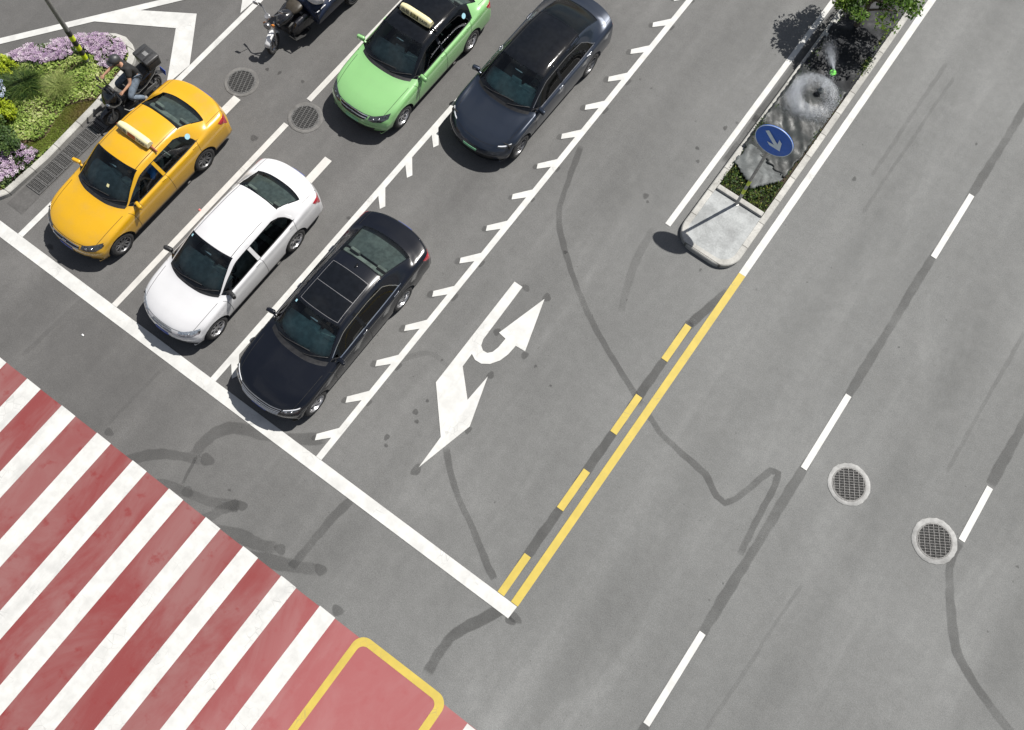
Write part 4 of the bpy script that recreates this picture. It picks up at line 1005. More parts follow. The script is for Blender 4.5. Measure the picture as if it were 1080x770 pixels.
roof_sign(Y_, SY, 10.55, None, '出租', 'TAXI', simple('sign_red', (.42, .08, .03), .5), (INK, simple('bracket_red', (.22, .06, .04), .5)), None)
roof_sign(G_, SG, 10.25, None, '出租', 'TAXI', simple('sign_olive', (.07, .065, .015), .5), (INK, BLACKP), '空车')
# ------------------------------------------------------------------ median: sign, sheets, sprinklers, tree
BLUES = simple('sign_blue', (.014, .115, .52), .45, coat=.0, var=.06); PALE = simple('sign_reflective_pale', (.62, .72, .78), .4, var=.05)
LIME = simple('reflective_lime', (.50, .60, .02), .45, var=.08); BAND = simple('reflective_black', (.02, .02, .02), .5)
t = tag(empty('keep_right_sign', (-1.05, 10.60, .14)), 'round blue keep right sign with pale arrow on a banded post in the median', 'road sign')
b = MB(); b.lathe([(.06, 0), (.06, .012), (.045, .014), (.036, .03), (.036, 3.05), (.0, 3.06)], n=18); b.build('post', STEEL, t)
for z0, z1 in ((.50, .70), (.88, 1.08)):
    b = MB(); b.lathe([(.0375, z0), (.0385, z0+.002), (.0385, z1-.002), (.0375, z1)], n=18); b.build('band', LIME, t)
b = MB(); rs = .425; cz = 2.76; Mz = Matrix.Rotation(R(180), 4, 'Z')
b.lathe([(0, .046), (rs-.012, .046), (rs, .050), (rs, .066), (rs-.02, .068), (0, .062)], c=(0, 0, cz), axis='Y', n=48, M=Matrix.Scale(-1, 4, (0, 1, 0))); sp = b.build('sign_plate', BLUES, t, angle=30)
b = MB(); b.lathe([(rs-.014, .0695), (rs-.013, .071), (rs, .0705), (rs+.001, .066)], c=(0, 0, cz), axis='Y', n=48, M=Matrix.Scale(-1, 4, (0, 1, 0))); b.build('rim', PALE, sp)
ang = R(-40); ca, sa = math.cos(ang), math.sin(ang)
b = MB()
for P2 in ([(-.25, -.04), (.075, -.04), (.115, 0), (.075, .04), (-.25, .04)], [(-.02, -.135), (.07, -.135), (.235, 0), (.115, 0)], [(.115, 0), (.235, 0), (.07, .135), (-.02, .135)]):
    b.add([(1.17*(x*ca-y*sa), -.0755, cz+1.17*(x*sa+y*ca)) for x, y in P2], [tuple(range(len(P2)))])
b.build('arrow', PALE, sp, smooth=False)
b = MB()
for dz in (-.18, .18): b.box((0, -.03, cz+dz), (.22, .035, .03))
b.build('clamp', STEEL, t)
# ground sheets
def fabric(name, c, rough, wet):
    m, nt, out = new_mat(name); h = N(nt); p = h.pos()
    w = h.noise(h.scale(p, 1, 1, 1), 2.6, 6, .6, .6); fine = h.noise(p, 70, 3)
    k = h.math('MULTIPLY', h.ramp(w, .3, .72, .55, 1.5), h.ramp(fine, .3, .7, .85, 1.15))
    sv = nt.nodes.new('ShaderNodeVectorMath'); sv.operation = 'SCALE'; sv.inputs[0].default_value = c; h.l(k, sv.inputs['Scale'])
    b = h.bsdf(sv.outputs[0], h.ramp(w, .35, .65, rough, rough-wet), normal=h.bump(h.noise(p, 9, 6, .65), .35, .02), spec=.25); h.l(b, out.inputs[0]); return m
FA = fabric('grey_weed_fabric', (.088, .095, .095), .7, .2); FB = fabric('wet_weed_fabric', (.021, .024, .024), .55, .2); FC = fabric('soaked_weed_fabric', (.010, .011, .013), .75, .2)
def wob(x, y, s=1.): return s*(.022*math.sin(5.1*x+2.3*y)+.016*math.sin(9.7*y-3.1*x)+.010*math.sin(17*x+13*y))
def sheet_mesh(name, poly, z, mat, label, cell=.045, tilt=0., lip=None, group='weed fabric sheets on the median'):
    p = np.array(poly); (x0, y0), (x1, y1) = p.min(0), p.max(0); nx, ny = int((x1-x0)/cell)+1, int((y1-y0)/cell)+1
    V = []; F = []
    for i in range(nx+1):
        for j in range(ny+1):
            x, y = x0+i*cell, y0+j*cell; zz = z+wob(x, y)+tilt*(y-y0)
            if lip and y < y0+lip: zz += .05*(1-(y-y0)/lip)*(.5+.5*math.sin(6*x+1))
            V.append((x+.012*math.sin(31*y), y+.012*math.sin(27*x), zz))
    for i in range(nx):
        for j in range(ny):
            c = np.array([[x0+(i+.5)*cell, y0+(j+.5)*cell]])
            if in_poly(c, poly)[0]: F.append((i*(ny+1)+j, (i+1)*(ny+1)+j, (i+1)*(ny+1)+j+1, i*(ny+1)+j+1))
    b = MB(); used = sorted({i for f in F for i in f}); mp = {g: k for k, g in enumerate(used)}
    b.add([V[i] for i in used], [tuple(mp[i] for i in f) for f in F])
    o = b.build(name, mat, angle=80); mo = o.modifiers.new('thickness', 'SOLIDIFY'); mo.thickness = .006; mo.offset = -1
    return tag(o, label, 'ground sheet', group)
sheet_mesh('weed_fabric', [(-1.68, 11.50), (-1.30, 11.30), (-.98, 11.10), (-.74, 11.42), (-.50, 11.72), (-.60, 11.98), (-1.05, 12.10), (-1.62, 12.12)], .215, FA, 'torn pale grey weed fabric around the post of the blue sign')
sheet_mesh('weed_fabric', [(-1.73, 12.02), (-1.1, 11.98), (-.47, 11.86), (-.42, 13.2), (-.41, 14.86), (-1.0, 14.93), (-1.73, 14.96)], .20, FB, 'wet grey weed fabric beneath the ring of spray', lip=.35)
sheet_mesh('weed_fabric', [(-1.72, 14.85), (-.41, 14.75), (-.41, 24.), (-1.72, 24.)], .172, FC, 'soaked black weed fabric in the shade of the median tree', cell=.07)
# low greenery round the sheets
def blades(P, hgt, spread, width, nseg=3, droop=.5):
    """grass blades as narrow bent strips"""
    n = len(P); az = rng.uniform(0, 2*math.pi, n); L = hgt*rng.uniform(.6, 1.2, n); sp = spread*rng.uniform(.2, 1., n)
    V = []; 
    d = np.stack([np.cos(az), np.sin(az), 0*az], 1); s = np.stack([-np.sin(az), np.cos(az), 0*az], 1)
    rows = []
    for k in range(nseg+1):
        t = k/nseg; c = P + d*(sp*t**1.6)[:, None] + np.array([0, 0, 1])*(L*(t-droop*t**2.2*.5))[:, None]
        w = width*(1-t*.85); rows += [c-s*w/2, c+s*w/2]
    V = np.stack(rows, 1).reshape(-1, 3); m = 2*(nseg+1)
    F = np.concatenate([np.stack([np.arange(n)*m+2*k, np.arange(n)*m+2*k+1, np.arange(n)*m+2*k+3, np.arange(n)*m+2*k+2], 1) for k in range(nseg)])
    rnd = np.tile(rng.random(n), nseg)
    return V, F, rnd
LEAFM = attr_mat('median_weeds', [(0, (.010, .022, .005)), (.5, (.024, .056, .009)), (.85, (.075, .12, .015)), (1., (.20, .20, .04))], trans=.25)
LEAFT = attr_mat('tree_leaves', [(0, (.020, .050, .006)), (.5, (.060, .125, .013)), (.85, (.15, .23, .03)), (1., (.26, .32, .05))], trans=.3)
def pts3(poly, n, z0, z1, bump=None):
    q = sample_poly(poly, n); z = rng.uniform(z0, z1, len(q))
    if bump is not None: z = z + bump(q)
    return np.column_stack([q, z])
def cat(*a):
    V = np.concatenate([x[0] for x in a]); F = []; o = 0; r = []
    for x in a: F.append(x[1]+o); o += len(x[0]); r.append(x[2] if len(x) > 2 else rng.random(len(x[1])))
    return V, np.concatenate(F), np.concatenate(r)
wp = [(-1.64, 10.80), (-.42, 10.80), (-.42, 11.75), (-.56, 11.66), (-.98, 11.08), (-1.6, 11.45), (-1.64, 11.6)]
a = leaves(pts3(wp, 1000, .09, .22), .05, .3, .6); g_ = blades(pts3(wp, 380, .09, .12), .20, .12, .012)
V, F, r = cat((a[0], a[1], rng.random(len(a[1]))), g_)
tag(scatter('ground_cover', V, F, r, LEAFM), 'dark green weeds at the foot of the blue sign', 'ground cover', kind='stuff')
edges = [(-.47, y, .16) for y in np.arange(11.2, 17.5, .035)]+[(-1.63, y, .16) for y in np.arange(10.9, 17.5, .05)]
P_ = []
for (x, y, z) in edges:
    dens = .5+.5*math.sin(y*2.1+x*3)+.5*math.sin(y*5.3)
    for k in range(int(max(0, dens)*5)): P_.append((x+rng.normal()*.030, y+rng.normal()*.03, z+abs(rng.normal())*.03))
for k in range(220): P_.append((-.42+rng.normal()*.05, 15.85+rng.normal()*.16, .19+abs(rng.normal())*.05))
for k in range(160): P_.append((-1.66+rng.normal()*.05, 12.72+rng.normal()*.13, .19+abs(rng.normal())*.05))
a = leaves(P_, .042, .3, .6); tag(scatter('kerbside_weeds', a[0], a[1], rng.random(len(a[1])), LEAFM), 'thin line of weeds along the inside of the median kerbs', 'weeds', kind='stuff')
# sprinklers and their spray
GREENP = simple('green_plastic', (.20, .75, .10), .35, coat=.3)
def sprinkler(x, y, z, label, mat_=None):
    mat_ = mat_ or GREENP
    t = tag(empty('sprinkler', (x, y, z)), label, 'sprinkler'); b = MB(); b.lathe([(.0, -.10), (.010, -.06), (.014, .0), (.014, .07), (.02, .075)], n=12); b.build('stake', BLACKP, t)
    b = MB(); b.lathe([(.018, .06), (.075, .07), (.085, .095), (.080, .13), (.05, .15), (.04, .175), (.022, .19), (0, .191)], n=18); b.build('head', mat_, t)
    b = MB(); b.box((.0, 0, .20), (.02, .02, .04), bev=.005); b.box((-.03, 0, .21), (.07, .014, .014), Matrix.Rotation(.4, 4, 'Y'), bev=.004); b.build('nozzle', mat_, t)
sprinkler(-.99, 15.10, .17, 'green sprinkler head spraying on black fabric under the median tree')
sprinkler(-.98, 14.42, .22, 'grey sprinkler head in the middle of the ring of spray', simple('grey_nozzle', (.09, .10, .10), .5))
m, nt, out = new_mat('spray_droplets'); h = N(nt); bs = h.bsdf((.85, .87, .9), .3, spec=.5); tl_ = h.n('ShaderNodeBsdfTranslucent'); tl_.inputs[0].default_value = (.9, .92, .95, 1); mx = h.n('ShaderNodeMixShader'); mx.inputs[0].default_value = .5
h.l(bs, mx.inputs[1]); h.l(tl_.outputs[0], mx.inputs[2]); h.l(mx.outputs[0], out.inputs[0]); SPRAY = m
def droplets(name, P, size, label):
    n = len(P); s = size*rng.uniform(.5, 1.5, n)[:, None]; T = np.array([(1, 1, 1), (-1, -1, 1), (-1, 1, -1), (1, -1, -1)])*.6
    V = (P[:, None, :]+T[None]*s[:, None, :]).reshape(-1, 3); o = np.arange(n)[:, None]*4
    F = np.concatenate([o+np.array(f) for f in ((0, 1, 2), (0, 3, 1), (0, 2, 3), (1, 3, 2))])
    return tag(scatter(name, V, F, np.zeros(len(F)), SPRAY), label, 'water spray', kind='stuff')
n = 60000; th = rng.uniform(0, 2*math.pi, n); rr = np.clip(rng.normal(.50, .12, n), .05, .95); dens = .35+.65*np.clip(.5+.5*np.cos(th-R(205)), 0, 1)+.35*np.exp(-((th-R(60))/.5)**2)
keep = rng.random(n) < dens; th, rr = th[keep], rr[keep]
P_ = np.column_stack([-1.05+rr*np.cos(th)*.98, 14.15+rr*np.sin(th)*1.05, .20+.30*np.exp(-((rr-.45)/.25)**2)*rng.random(len(rr))])
P_ = P_[(P_[:, 0] > -1.66) & (P_[:, 0] < -.42) & (P_[:, 1] < 14.86)]
j = rng.random((1500, 1)); Pj = np.array([[-.98, 14.42, .42]])+j*np.array([[.02, .30, .25]])+rng.normal(size=(1500, 3))*(.02+.09*j)
droplets('water_spray', np.concatenate([P_, Pj]), .0030, 'ring of fine white spray hanging over wet grey fabric')
j = rng.random((5000, 1))**.8; Pj = np.array([[-1.0, 15.1, .38]])+j*np.array([[-.45, .12, .48]])+rng.normal(size=(5000, 3))*(.008+.10*j)
droplets('water_spray', Pj, .0031, 'slanting cone of fine spray from the green sprinkler under the tree')
# tree on the median
def crown_leaves(clumps, per, size, flat=.8):
    P = []
    for (c, r) in clumps:
        d = rng.normal(size=(per, 3)); d /= np.linalg.norm(d, axis=1)[:, None]; rad = r*rng.random((per, 1))**.45
        P.append(np.array(c)+d*rad*np.array([1, 1, flat]))
    return leaves(np.concatenate(P), size, .25, .5)
def tree(x, y, z0, label, h=2.2, R_=1.2, nclump=46, per=170, size=.085, mat=LEAFT):
    t = tag(empty('broadleaf_tree', (x, y, z0)), label, 'tree'); b = MB(); b.tube([(0, 0, -.1), (.03, .02, h*.3), (-.02, .05, h*.62), (.03, .02, h*.95)], [.075, .062, .048, .02], 12); cl = []
    for k in range(9):
        a = k*2.4; z = h*(.38+.05*k); e = Vector((R_*.72*math.cos(a), R_*.72*math.sin(a), z+.5)); b.tube([(0, .03, z), (e.x*.5, e.y*.5, z+.32), tuple(e)], [.034, .022, .008], 8)
    b.build('trunk', simple('bark', (.11, .085, .06), .9, var=.4, bump=.6), t)
    for k in range(nclump):
        a = rng.uniform(0, 2*math.pi); rr = R_*math.sqrt(rng.random()); z = h*.95+.75*(rng.random()-.5)*2*math.sqrt(max(.05, 1-(rr/R_)**2)); cl.append(((rr*math.cos(a), rr*math.sin(a), z), rng.uniform(.20, .36)))
    a = crown_leaves(cl, per, size); rn = np.repeat(rng.random(nclump)*.55, per)+rng.random(len(a[1]))*.45; scatter('crown', a[0], a[1], rn, mat, t); return t
tree(-1.22, 16.80, .15, 'small leafy tree on the median at the top of the photo', h=1.50, R_=1.02, nclump=50, per=130)

# scraps of litter on the carriageway
for (x, y, c_, s_, lab) in ((-10.93, 3.02, simple('pink_paper', (.55, .16, .15), .7), .035, 'pink paper scrap on the road between yellow and white cars'), (-10.9, -.75, simple('white_paper', (.6, .6, .6), .7), .03, 'white paper scrap on the road below the stop line')):
    b = MB(); b.add([(-s_, -s_*.6, .012), (s_, -s_*.5, .02), (s_*.9, s_*.6, .014), (-s_*.7, s_*.7, .030), (0, 0, .028)], [(0, 1, 4), (1, 2, 4), (2, 3, 4), (3, 0, 4)]); o = b.build('paper_scrap', c_, smooth=False); o.location = (x, y, 0); mo = o.modifiers.new('thickness', 'SOLIDIFY'); mo.thickness = .002; tag(o, lab, 'litter')
# ------------------------------------------------------------------ planted island
GC = attr_mat('variegated_leaves', [(0, (.055, .105, .016)), (.35, (.145, .225, .034)), (.7, (.28, .36, .085)), (1., (.45, .47, .22))], trans=.25)
FLW = attr_mat('lilac_petals', [(0, (.27, .18, .30)), (.4, (.43, .31, .44)), (.8, (.55, .45, .54)), (1., (.62, .58, .60))], trans=.3, rough=.7)
FLL = attr_mat('flower_bed_leaves', [(0, (.020, .035, .012)), (.6, (.045, .08, .02)), (1., (.10, .13, .05))], trans=.2)
GRS = attr_mat('lawn_blades', [(0, (.19, .14, .055)), (.35, (.16, .155, .035)), (.65, (.14, .19, .025)), (1., (.22, .28, .05))], trans=.2)
DKG = attr_mat('dark_grass', [(0, (.010, .024, .006)), (.5, (.026, .060, .010)), (.85, (.07, .12, .02)), (1., (.18, .22, .05))], trans=.2)
PLG = attr_mat('pale_grass', [(0, (.09, .13, .03)), (.5, (.19, .25, .06)), (1., (.36, .38, .14))], trans=.25)
LIM = attr_mat('lime_leaves', [(0, (.16, .22, .01)), (.5, (.30, .38, .015)), (1., (.48, .52, .04))], trans=.3)
DKS = attr_mat('dark_shrub_leaves', [(0, (.015, .035, .010)), (.6, (.045, .085, .02)), (1., (.11, .16, .04))], trans=.2)
BLU = attr_mat('pale_blue_petals', [(0, (.34, .42, .60)), (1., (.66, .70, .78))], trans=.3)
def hump(q): return .05*np.sin(q[:, 0]*4.1+1)*np.cos(q[:, 1]*3.3)
IS = [p for p in isl_in]
lawn = [(-14.66, 4.60), (-14.74, 3.74), (-14.98, 3.46), (-15.16, 3.20), (-15.08, 2.70), (-14.95, 2.28), (-15.05, 2.05), (-15.30, 1.85), (-15.0, 1.5), (-14.72, 1.7), (-14.62, 2.6), (-14.68, 3.6)]
purpleT = [(-17.15, 3.35), (-16.92, 3.80), (-16.53, 4.34), (-16.20, 4.78), (-15.9, 5.02), (-15.66, 5.22), (-15.42, 5.28), (-15.15, 5.22), (-14.98, 5.05), (-14.88, 4.80), (-15.05, 4.52), (-15.32, 4.42), (-15.52, 4.56), (-15.78, 4.50), (-15.98, 4.22), (-16.18, 3.90), (-16.40, 3.56), (-16.9, 3.30)]
purpleB = [(-15.3, 1.15), (-15.28, 1.62), (-15.05, 1.84), (-14.72, 1.92), (-14.66, 1.55), (-14.70, .80), (-15.3, .30), (-16.4, .3), (-16.2, .9)]
def mask_not(P, polys):
    k = np.ones(len(P), bool)
    for p in polys: k &= ~in_poly(P, p)
    return P[k]
# short tired lawn with bare earth along the kerb
P_ = pts3(lawn, 11000, .085, .09); V, F, r = blades(P_, .05, .03, .010, 2)
k = .35+.4*np.sin(P_[:, 1]*3.+1.)*np.sin(P_[:, 0]*5); r = np.clip(np.tile(k, 2)+.35*(r-.5)+.2, 0, 1)
tag(scatter('lawn_grass', V, F, r, GRS), 'short yellowing lawn strip with bare earth inside the island kerb', 'grass', kind='stuff')
# variegated ground cover
q = mask_not(sample_poly(IS, 34000), [lawn, purpleT, purpleB]); q = q[(q[:, 0] > -17.4)]
z = .13+.10*rng.random(len(q))+hump(q)+.04*np.sin(q[:, 0]*9)*np.sin(q[:, 1]*8); a = leaves(np.column_stack([q, z]), .050, .5, .62)
cl = .5+.25*np.sin(q[:, 0]*6.3+q[:, 1]*2)+.2*np.sin(q[:, 1]*7.7); tag(scatter('ground_cover', a[0], a[1], np.clip(cl*.5+rng.random(len(q))*.6, 0, 1), GC), 'pale variegated ground cover filling the middle of the planted island', 'ground cover', kind='stuff')
# lilac flower carpets
def petals(P, size):
    """five-petal blossoms facing up"""
    n = len(P); V = []; F = []
    nn = rng.normal(size=(n, 3))*.35; nn[:, 2] = 1; nn /= np.linalg.norm(nn, axis=1)[:, None]
    ref = np.array([1., .2, 0]); a = np.cross(nn, ref); a /= np.linalg.norm(a, axis=1)[:, None]; b = np.cross(nn, a); s = size*rng.uniform(.7, 1.25, (n, 1)); ph = rng.uniform(0, 6.28, n)
    out = []
    for k in range(5):
        t0 = ph+k*2*math.pi/5
        for (rr, dt, up) in ((.12, 0, .0), (.42, -.42, .05), (.52, 0, .08), (.42, .42, .05)):
            out.append(P+(a*np.cos(t0+dt)[:, None]+b*np.sin(t0+dt)[:, None])*s*rr+nn*s*up)
    V = np.stack(out, 1).reshape(-1, 3); base = np.arange(n)[:, None]*20
    F = np.concatenate([base+np.array([4*k, 4*k+1, 4*k+2, 4*k+3]) for k in range(5)])
    return V, F, np.tile(rng.random(n), 5)
def flower_bed(poly, nfl, nlv, label):
    P_ = pts3(poly, nlv, .10, .24, hump); a = leaves(P_, .06, .4, .6); tag(scatter('flower_bed_leaves', a[0], a[1], rng.random(len(a[1])), FLL), 'dark leaves under the '+label, 'flower bed', kind='stuff')
    q = sample_poly(poly, int(nfl*1.5)); patchy = np.sin(q[:, 0]*8+q[:, 1]*3)+np.sin(q[:, 1]*9.5-q[:, 0]*4)+rng.normal(size=len(q))*.9; q = q[np.argsort(-patchy)[:nfl]]
    V, F, r = petals(np.column_stack([q, .245+.05*rng.random(len(q))+hump(q)]), .085); tag(scatter('flower_carpet', V, F, r, FLW), label, 'flower bed', kind='stuff')
flower_bed(purpleT, 1080, 4200, 'lilac flowers along the rounded far edge of the island')
flower_bed(purpleB, 640, 2600, 'lilac flowers at the near corner of the island by the grates')
# shrubs, each one a plant of its own
def shrub(name, x, y, z, rx, ry, h, n, size, mat, label, cat_, aspect=.55, stems=5):
    t = tag(empty(name, (x, y, z)), label, cat_, None); b = MB()
    for k in range(stems): a = k*2.4; b.tube([(0, 0, 0), (.3*rx*math.cos(a), .3*ry*math.sin(a), h*.6)], [.012, .005], 6)
    b.build('stem', simple('twig', (.09, .07, .04), .9), t)
    P = []
    for k in range(26):
        a = rng.uniform(0, 6.28); rr = math.sqrt(rng.random())*.82; c = np.array([rr*rx*math.cos(a), rr*ry*math.sin(a), h*(.35+.5*math.sqrt(max(0, 1-rr*rr))*rng.uniform(.7, 1.1))]); d = rng.normal(size=(n//26, 3)); d /= np.linalg.norm(d, axis=1)[:, None]
        P.append(c+d*np.array([.22*rx+.03, .22*ry+.03, .10+.1*h])*rng.random((n//26, 1))**.4)
    P = np.concatenate(P); a = leaves(P, size, .3, aspect); rn = np.clip(np.repeat(rng.random(26)*.5, n//26)+rng.random(len(P))*.5, 0, 1); scatter('foliage', a[0], a[1], rn, mat, t); return t
def grass_clump(x, y, z, r, h, n, mat, label, droop=.9, width=.012):
    t = tag(empty('ornamental_grass', (x, y, z)), label, 'grass clump'); th = rng.uniform(0, 6.28, n); rr = r*.35*np.sqrt(rng.random(n)); P = np.column_stack([rr*np.cos(th), rr*np.sin(th), 0*rr])
    V, F, rn = blades(P, h, r, width, 5, droop); scatter('blades', V, F, rn, mat, t)
    b = MB(); b.lathe([(r*.3, -.02), (r*.33, .03), (r*.2, .09), (0, .10)], n=14); b.build('root_mound', SOIL, t); return t
grass_clump(-16.15, 2.98, .10, .55, .62, 1500, DKG, 'dark green dome of ornamental grass, the largest clump on the island')
grass_clump(-16.50, 2.72, .10, .45, .52, 900, DKG, 'dark green grass clump at the left edge beside the pale blue flowers')
grass_clump(-15.55, 3.42, .12, .46, .52, 1000, PLG, 'pale arching grass clump between the lamp post and the dark grass')
shrub('lime_shrub', -16.95, 3.06, .08, .42, .22, .34, 1500, .055, LIM, 'lime yellow low shrub at the far left edge of the island', 'shrub')
shrub('lime_shrub', -16.10, 2.18, .08, .36, .34, .40, 1500, .055, LIM, 'yellow green shrub above the round dark shrub at the left edge', 'shrub')
shrub('dark_shrub', -15.42, 1.58, .08, .40, .40, .46, 2200, .06, DKS, 'round dark green shrub behind the near lilac flowers', 'shrub')
shrub('dark_shrub', -15.95, 1.75, .08, .40, .36, .42, 1600, .06, DKS, 'dark green shrub at the left edge below the yellow green shrub', 'shrub')
t = shrub('flowering_shrub', -16.42, 2.45, .08, .30, .26, .48, 900, .06, DKS, 'pale blue flowering shrub at the left edge of the island', 'shrub')
q = rng.normal(size=(70, 3))*np.array([.13, .12, .05])+np.array([0, 0, .50]); V, F, r = petals(q, .075); scatter('blossom', V, F, r, BLU, t)
# lamp post
t = tag(empty('lamp_post', (-15.59, 4.35, .085)), 'grey lamp post with black and yellow bands rising from the planted island', 'lamp post')
b = MB(); b.lathe([(.13, 0), (.13, .015), (.062, .02), (.060, .1), (.034, 7.6), (0, 7.61)], n=20); b.tube([(0, 0, 7.5), (-.5, .35, 7.9), (-1.5, 1.05, 8.05)], [.035, .03, .025], 10); b.build('post', simple('grey_post', (.20, .20, .19), .5, .4), t)
b = MB(); b.loft([((-1.4, .9, 8.04), .06, .03), ((-1.5, 1.05, 8.05), .10, .05), ((-1.6, 1.35, 8.05), .11, .05), ((-1.62, 1.6, 8.04), .05, .02)]); b.build('lamp_head', simple('lamp_grey', (.3, .3, .3), .4), t)
for k in range(6):
    b = MB(); z0 = .22+.165*k; b.lathe([(.061, z0), (.064, z0+.002), (.063, z0+.163), (.060, z0+.165)], n=20); b.build('band', LIME if k % 2 == 0 else BAND, t)
# ------------------------------------------------------------------ figures
def skin_mesh(name, J, E, mat, parent, sub=2, root=None):
    """J: name -> (xyz, radius); one continuous skinned surface along the edges E"""
    names = list(J); me = bpy.data.meshes.new(name); me.from_pydata([J[k][0] for k in names], [(names.index(a), names.index(b)) for a, b in E], [])
    o = bpy.data.objects.new(name, me); COL.objects.link(o)
    mo = o.modifiers.new('skin', 'SKIN'); mo.use_smooth_shade = True
    sv = me.skin_vertices[0].data
    for i, k in enumerate(names):
        r = J[k][1]; sv[i].radius = (r, r) if not isinstance(r, tuple) else r; sv[i].use_root = (k == (root or names[0]))
    s = o.modifiers.new('sub', 'SUBSURF'); s.levels = sub; s.render_levels = sub
    dg = bpy.context.evaluated_depsgraph_get(); dg.update(); m2 = bpy.data.meshes.new_from_object(o.evaluated_get(dg)); bpy.data.objects.remove(o)
    m2.polygons.foreach_set('use_smooth', [True]*len(m2.polygons)); m2.materials.clear(); m2.materials.append(mat)
    o = bpy.data.objects.new(name, m2); COL.objects.link(o); o.parent = parent; return o
SKIN = simple('skin', (.36, .20, .13), .55, var=.08); HAIR = simple('black_hair', (.012, .010, .009), .6, var=.3)
TEE = simple('black_tshirt', (.012, .012, .013), .9, var=.3); JEAN = simple('pale_jeans', (.12, .15, .19), .9, var=.25, vscale=14); SHOE = simple('grey_shoe', (.22, .22, .22), .7)
HELM = simple('grey_helmet', (.028, .029, .031), .45, coat=.2); NAVY = simple('blue_shirt', (.07, .24, .66), .85, var=.2)
def hand_joints(J, E, side, w, h_, dirv):
    """palm, four curled fingers of unequal length and a thumb from the side of the palm, round a grip"""
    w = Vector(w); h_ = Vector(h_); d = Vector(dirv).normalized(); sx = Vector((side, 0, 0))
    for k, (off, ln) in enumerate(((-.030, .92), (-.010, 1.), (.010, .95), (.030, .78))):
        a = h_+sx*off+d*.02; b_ = a+d*.032*ln+Vector((0, 0, -.004)); c_ = b_+Vector((0, 0, -.026*ln))-d*.006
        nm = side, k; J['k%s%d' % nm] = (tuple(a), .0105); J['m%s%d' % nm] = (tuple(b_), .0095); J['t%s%d' % nm] = (tuple(c_), .0085)
        E += [('hand%s' % side, 'k%s%d' % nm), ('k%s%d' % nm, 'm%s%d' % nm), ('m%s%d' % nm, 't%s%d' % nm)]
    J['th%s' % side] = (tuple(h_-sx*.035-d*.005+Vector((0, 0, -.012))), .011); J['tt%s' % side] = (tuple(h_-sx*.045+d*.030+Vector((0, 0, -.020))), .009); E += [('hand%s' % side, 'th%s' % side), ('th%s' % side, 'tt%s' % side)]
def face_parts(root, head, fwd=Vector((0, -1, 0)), hair=True):
    hd = Vector(head)
    for sx in (-1, 1):
        b = MB(); b.ball(tuple(hd+Vector((sx*.034, -.088, .005))), (.012, .008, .008), 10, 6); b.build('eye', simple('eye_dark', (.02, .02, .02), .2), root)
        b = MB(); b.ball(tuple(hd+Vector((sx*.083, .0, -.01))), (.012, .022, .034), 10, 6); b.build('ear', SKIN, root)
    b = MB(); b.loft([((hd.x, hd.y-.085, hd.z+.012), .008, .010), ((hd.x, hd.y-.102, hd.z-.014), .013, .010), ((hd.x, hd.y-.112, hd.z-.026), .014, .008), ((hd.x, hd.y-.09, hd.z-.034), .010, .004)], 10); b.build('nose', SKIN, root)
    b = MB(); b.box((hd.x, hd.y-.088, hd.z-.058), (.045, .010, .008), bev=.003); b.build('mouth', simple('lip', (.30, .10, .09), .5), root)
    if hair:
        b = MB(); b.ball((hd.x, hd.y+.015, hd.z+.035), (.092, .108, .092), 18, 10); b.build('hair', HAIR, root)
# ---- scooter and rider, squeezed between the island kerb and the yellow taxi
DKB = simple('scooter_gloss_black', (.010, .011, .014), .18, coat=.8); DKM = simple('scooter_matt_black', (.022, .022, .023), .6); SEATL = simple('black_vinyl', (.015, .015, .016), .5)
sc_root = tag(empty('motor_scooter', (-13.97, 4.20, .008), -.09), 'black delivery scooter with a top box standing between island kerb and yellow taxi', 'motor scooter')
def moto_wheel(parent, y, r, w, rimm, x=0., steer=0., name='wheel', spokes=7):
    t = empty(name, (x, y, r), steer); t.parent = parent; b = MB(); ri = r-.075
    b.lathe([(ri, -w*.32), (ri+.03, -w*.5), (r-.02, -w*.42), (r, -w*.15), (r, w*.15), (r-.02, w*.42), (ri+.03, w*.5), (ri, w*.32)], axis='X', n=30); b.build('tyre', RUBBER, t, angle=60)
    b = MB(); b.lathe([(ri+.004, -w*.32), (ri-.018, -w*.25), (ri-.018, w*.25), (ri+.004, w*.32)], axis='X', n=30); b.lathe([(0, -.05), (.04, -.05), (.04, .05), (0, .05)], axis='X', n=14)
    for k in range(spokes): a = 6.283*k/spokes; b.tube([(0, .035*math.cos(a), .035*math.sin(a)), (0, (ri-.012)*math.cos(a), (ri-.012)*math.sin(a))], .013, 6)
    b.lathe([(.045, .045), (.09, .048), (.09, .054), (.045, .057)], axis='X', n=18); b.build('rim', rimm, t); return t
moto_wheel(sc_root, -.64, .235, .115, ALLOYD, steer=.08); moto_wheel(sc_root, .62, .235, .13, ALLOYD)
b = MB(); b.loft([((0, -.64, .62), .03, .05), ((0, -.60, .66), .11, .13), ((0, -.50, .72), .19, .22), ((0, -.38, .76), .23, .26), ((0, -.30, .74), .21, .25), ((0, -.25, .68), .15, .22)], 22); b.build('front_apron', DKB, sc_root)
b = MB(); b.box((0, -.08, .30), (.33, .46, .10), bev=.03); b.box((0, -.08, .40), (.12, .42, .14), bev=.04); b.build('footboard', DKM, sc_root)
b = MB(); b.loft([((0, .06, .50), .10, .15), ((0, .16, .54), .16, .19), ((0, .42, .60), .19, .17), ((0, .72, .68), .16, .12), ((0, .92, .74), .07, .06)], 20); b.build('rear_fairing', DKB, sc_root)
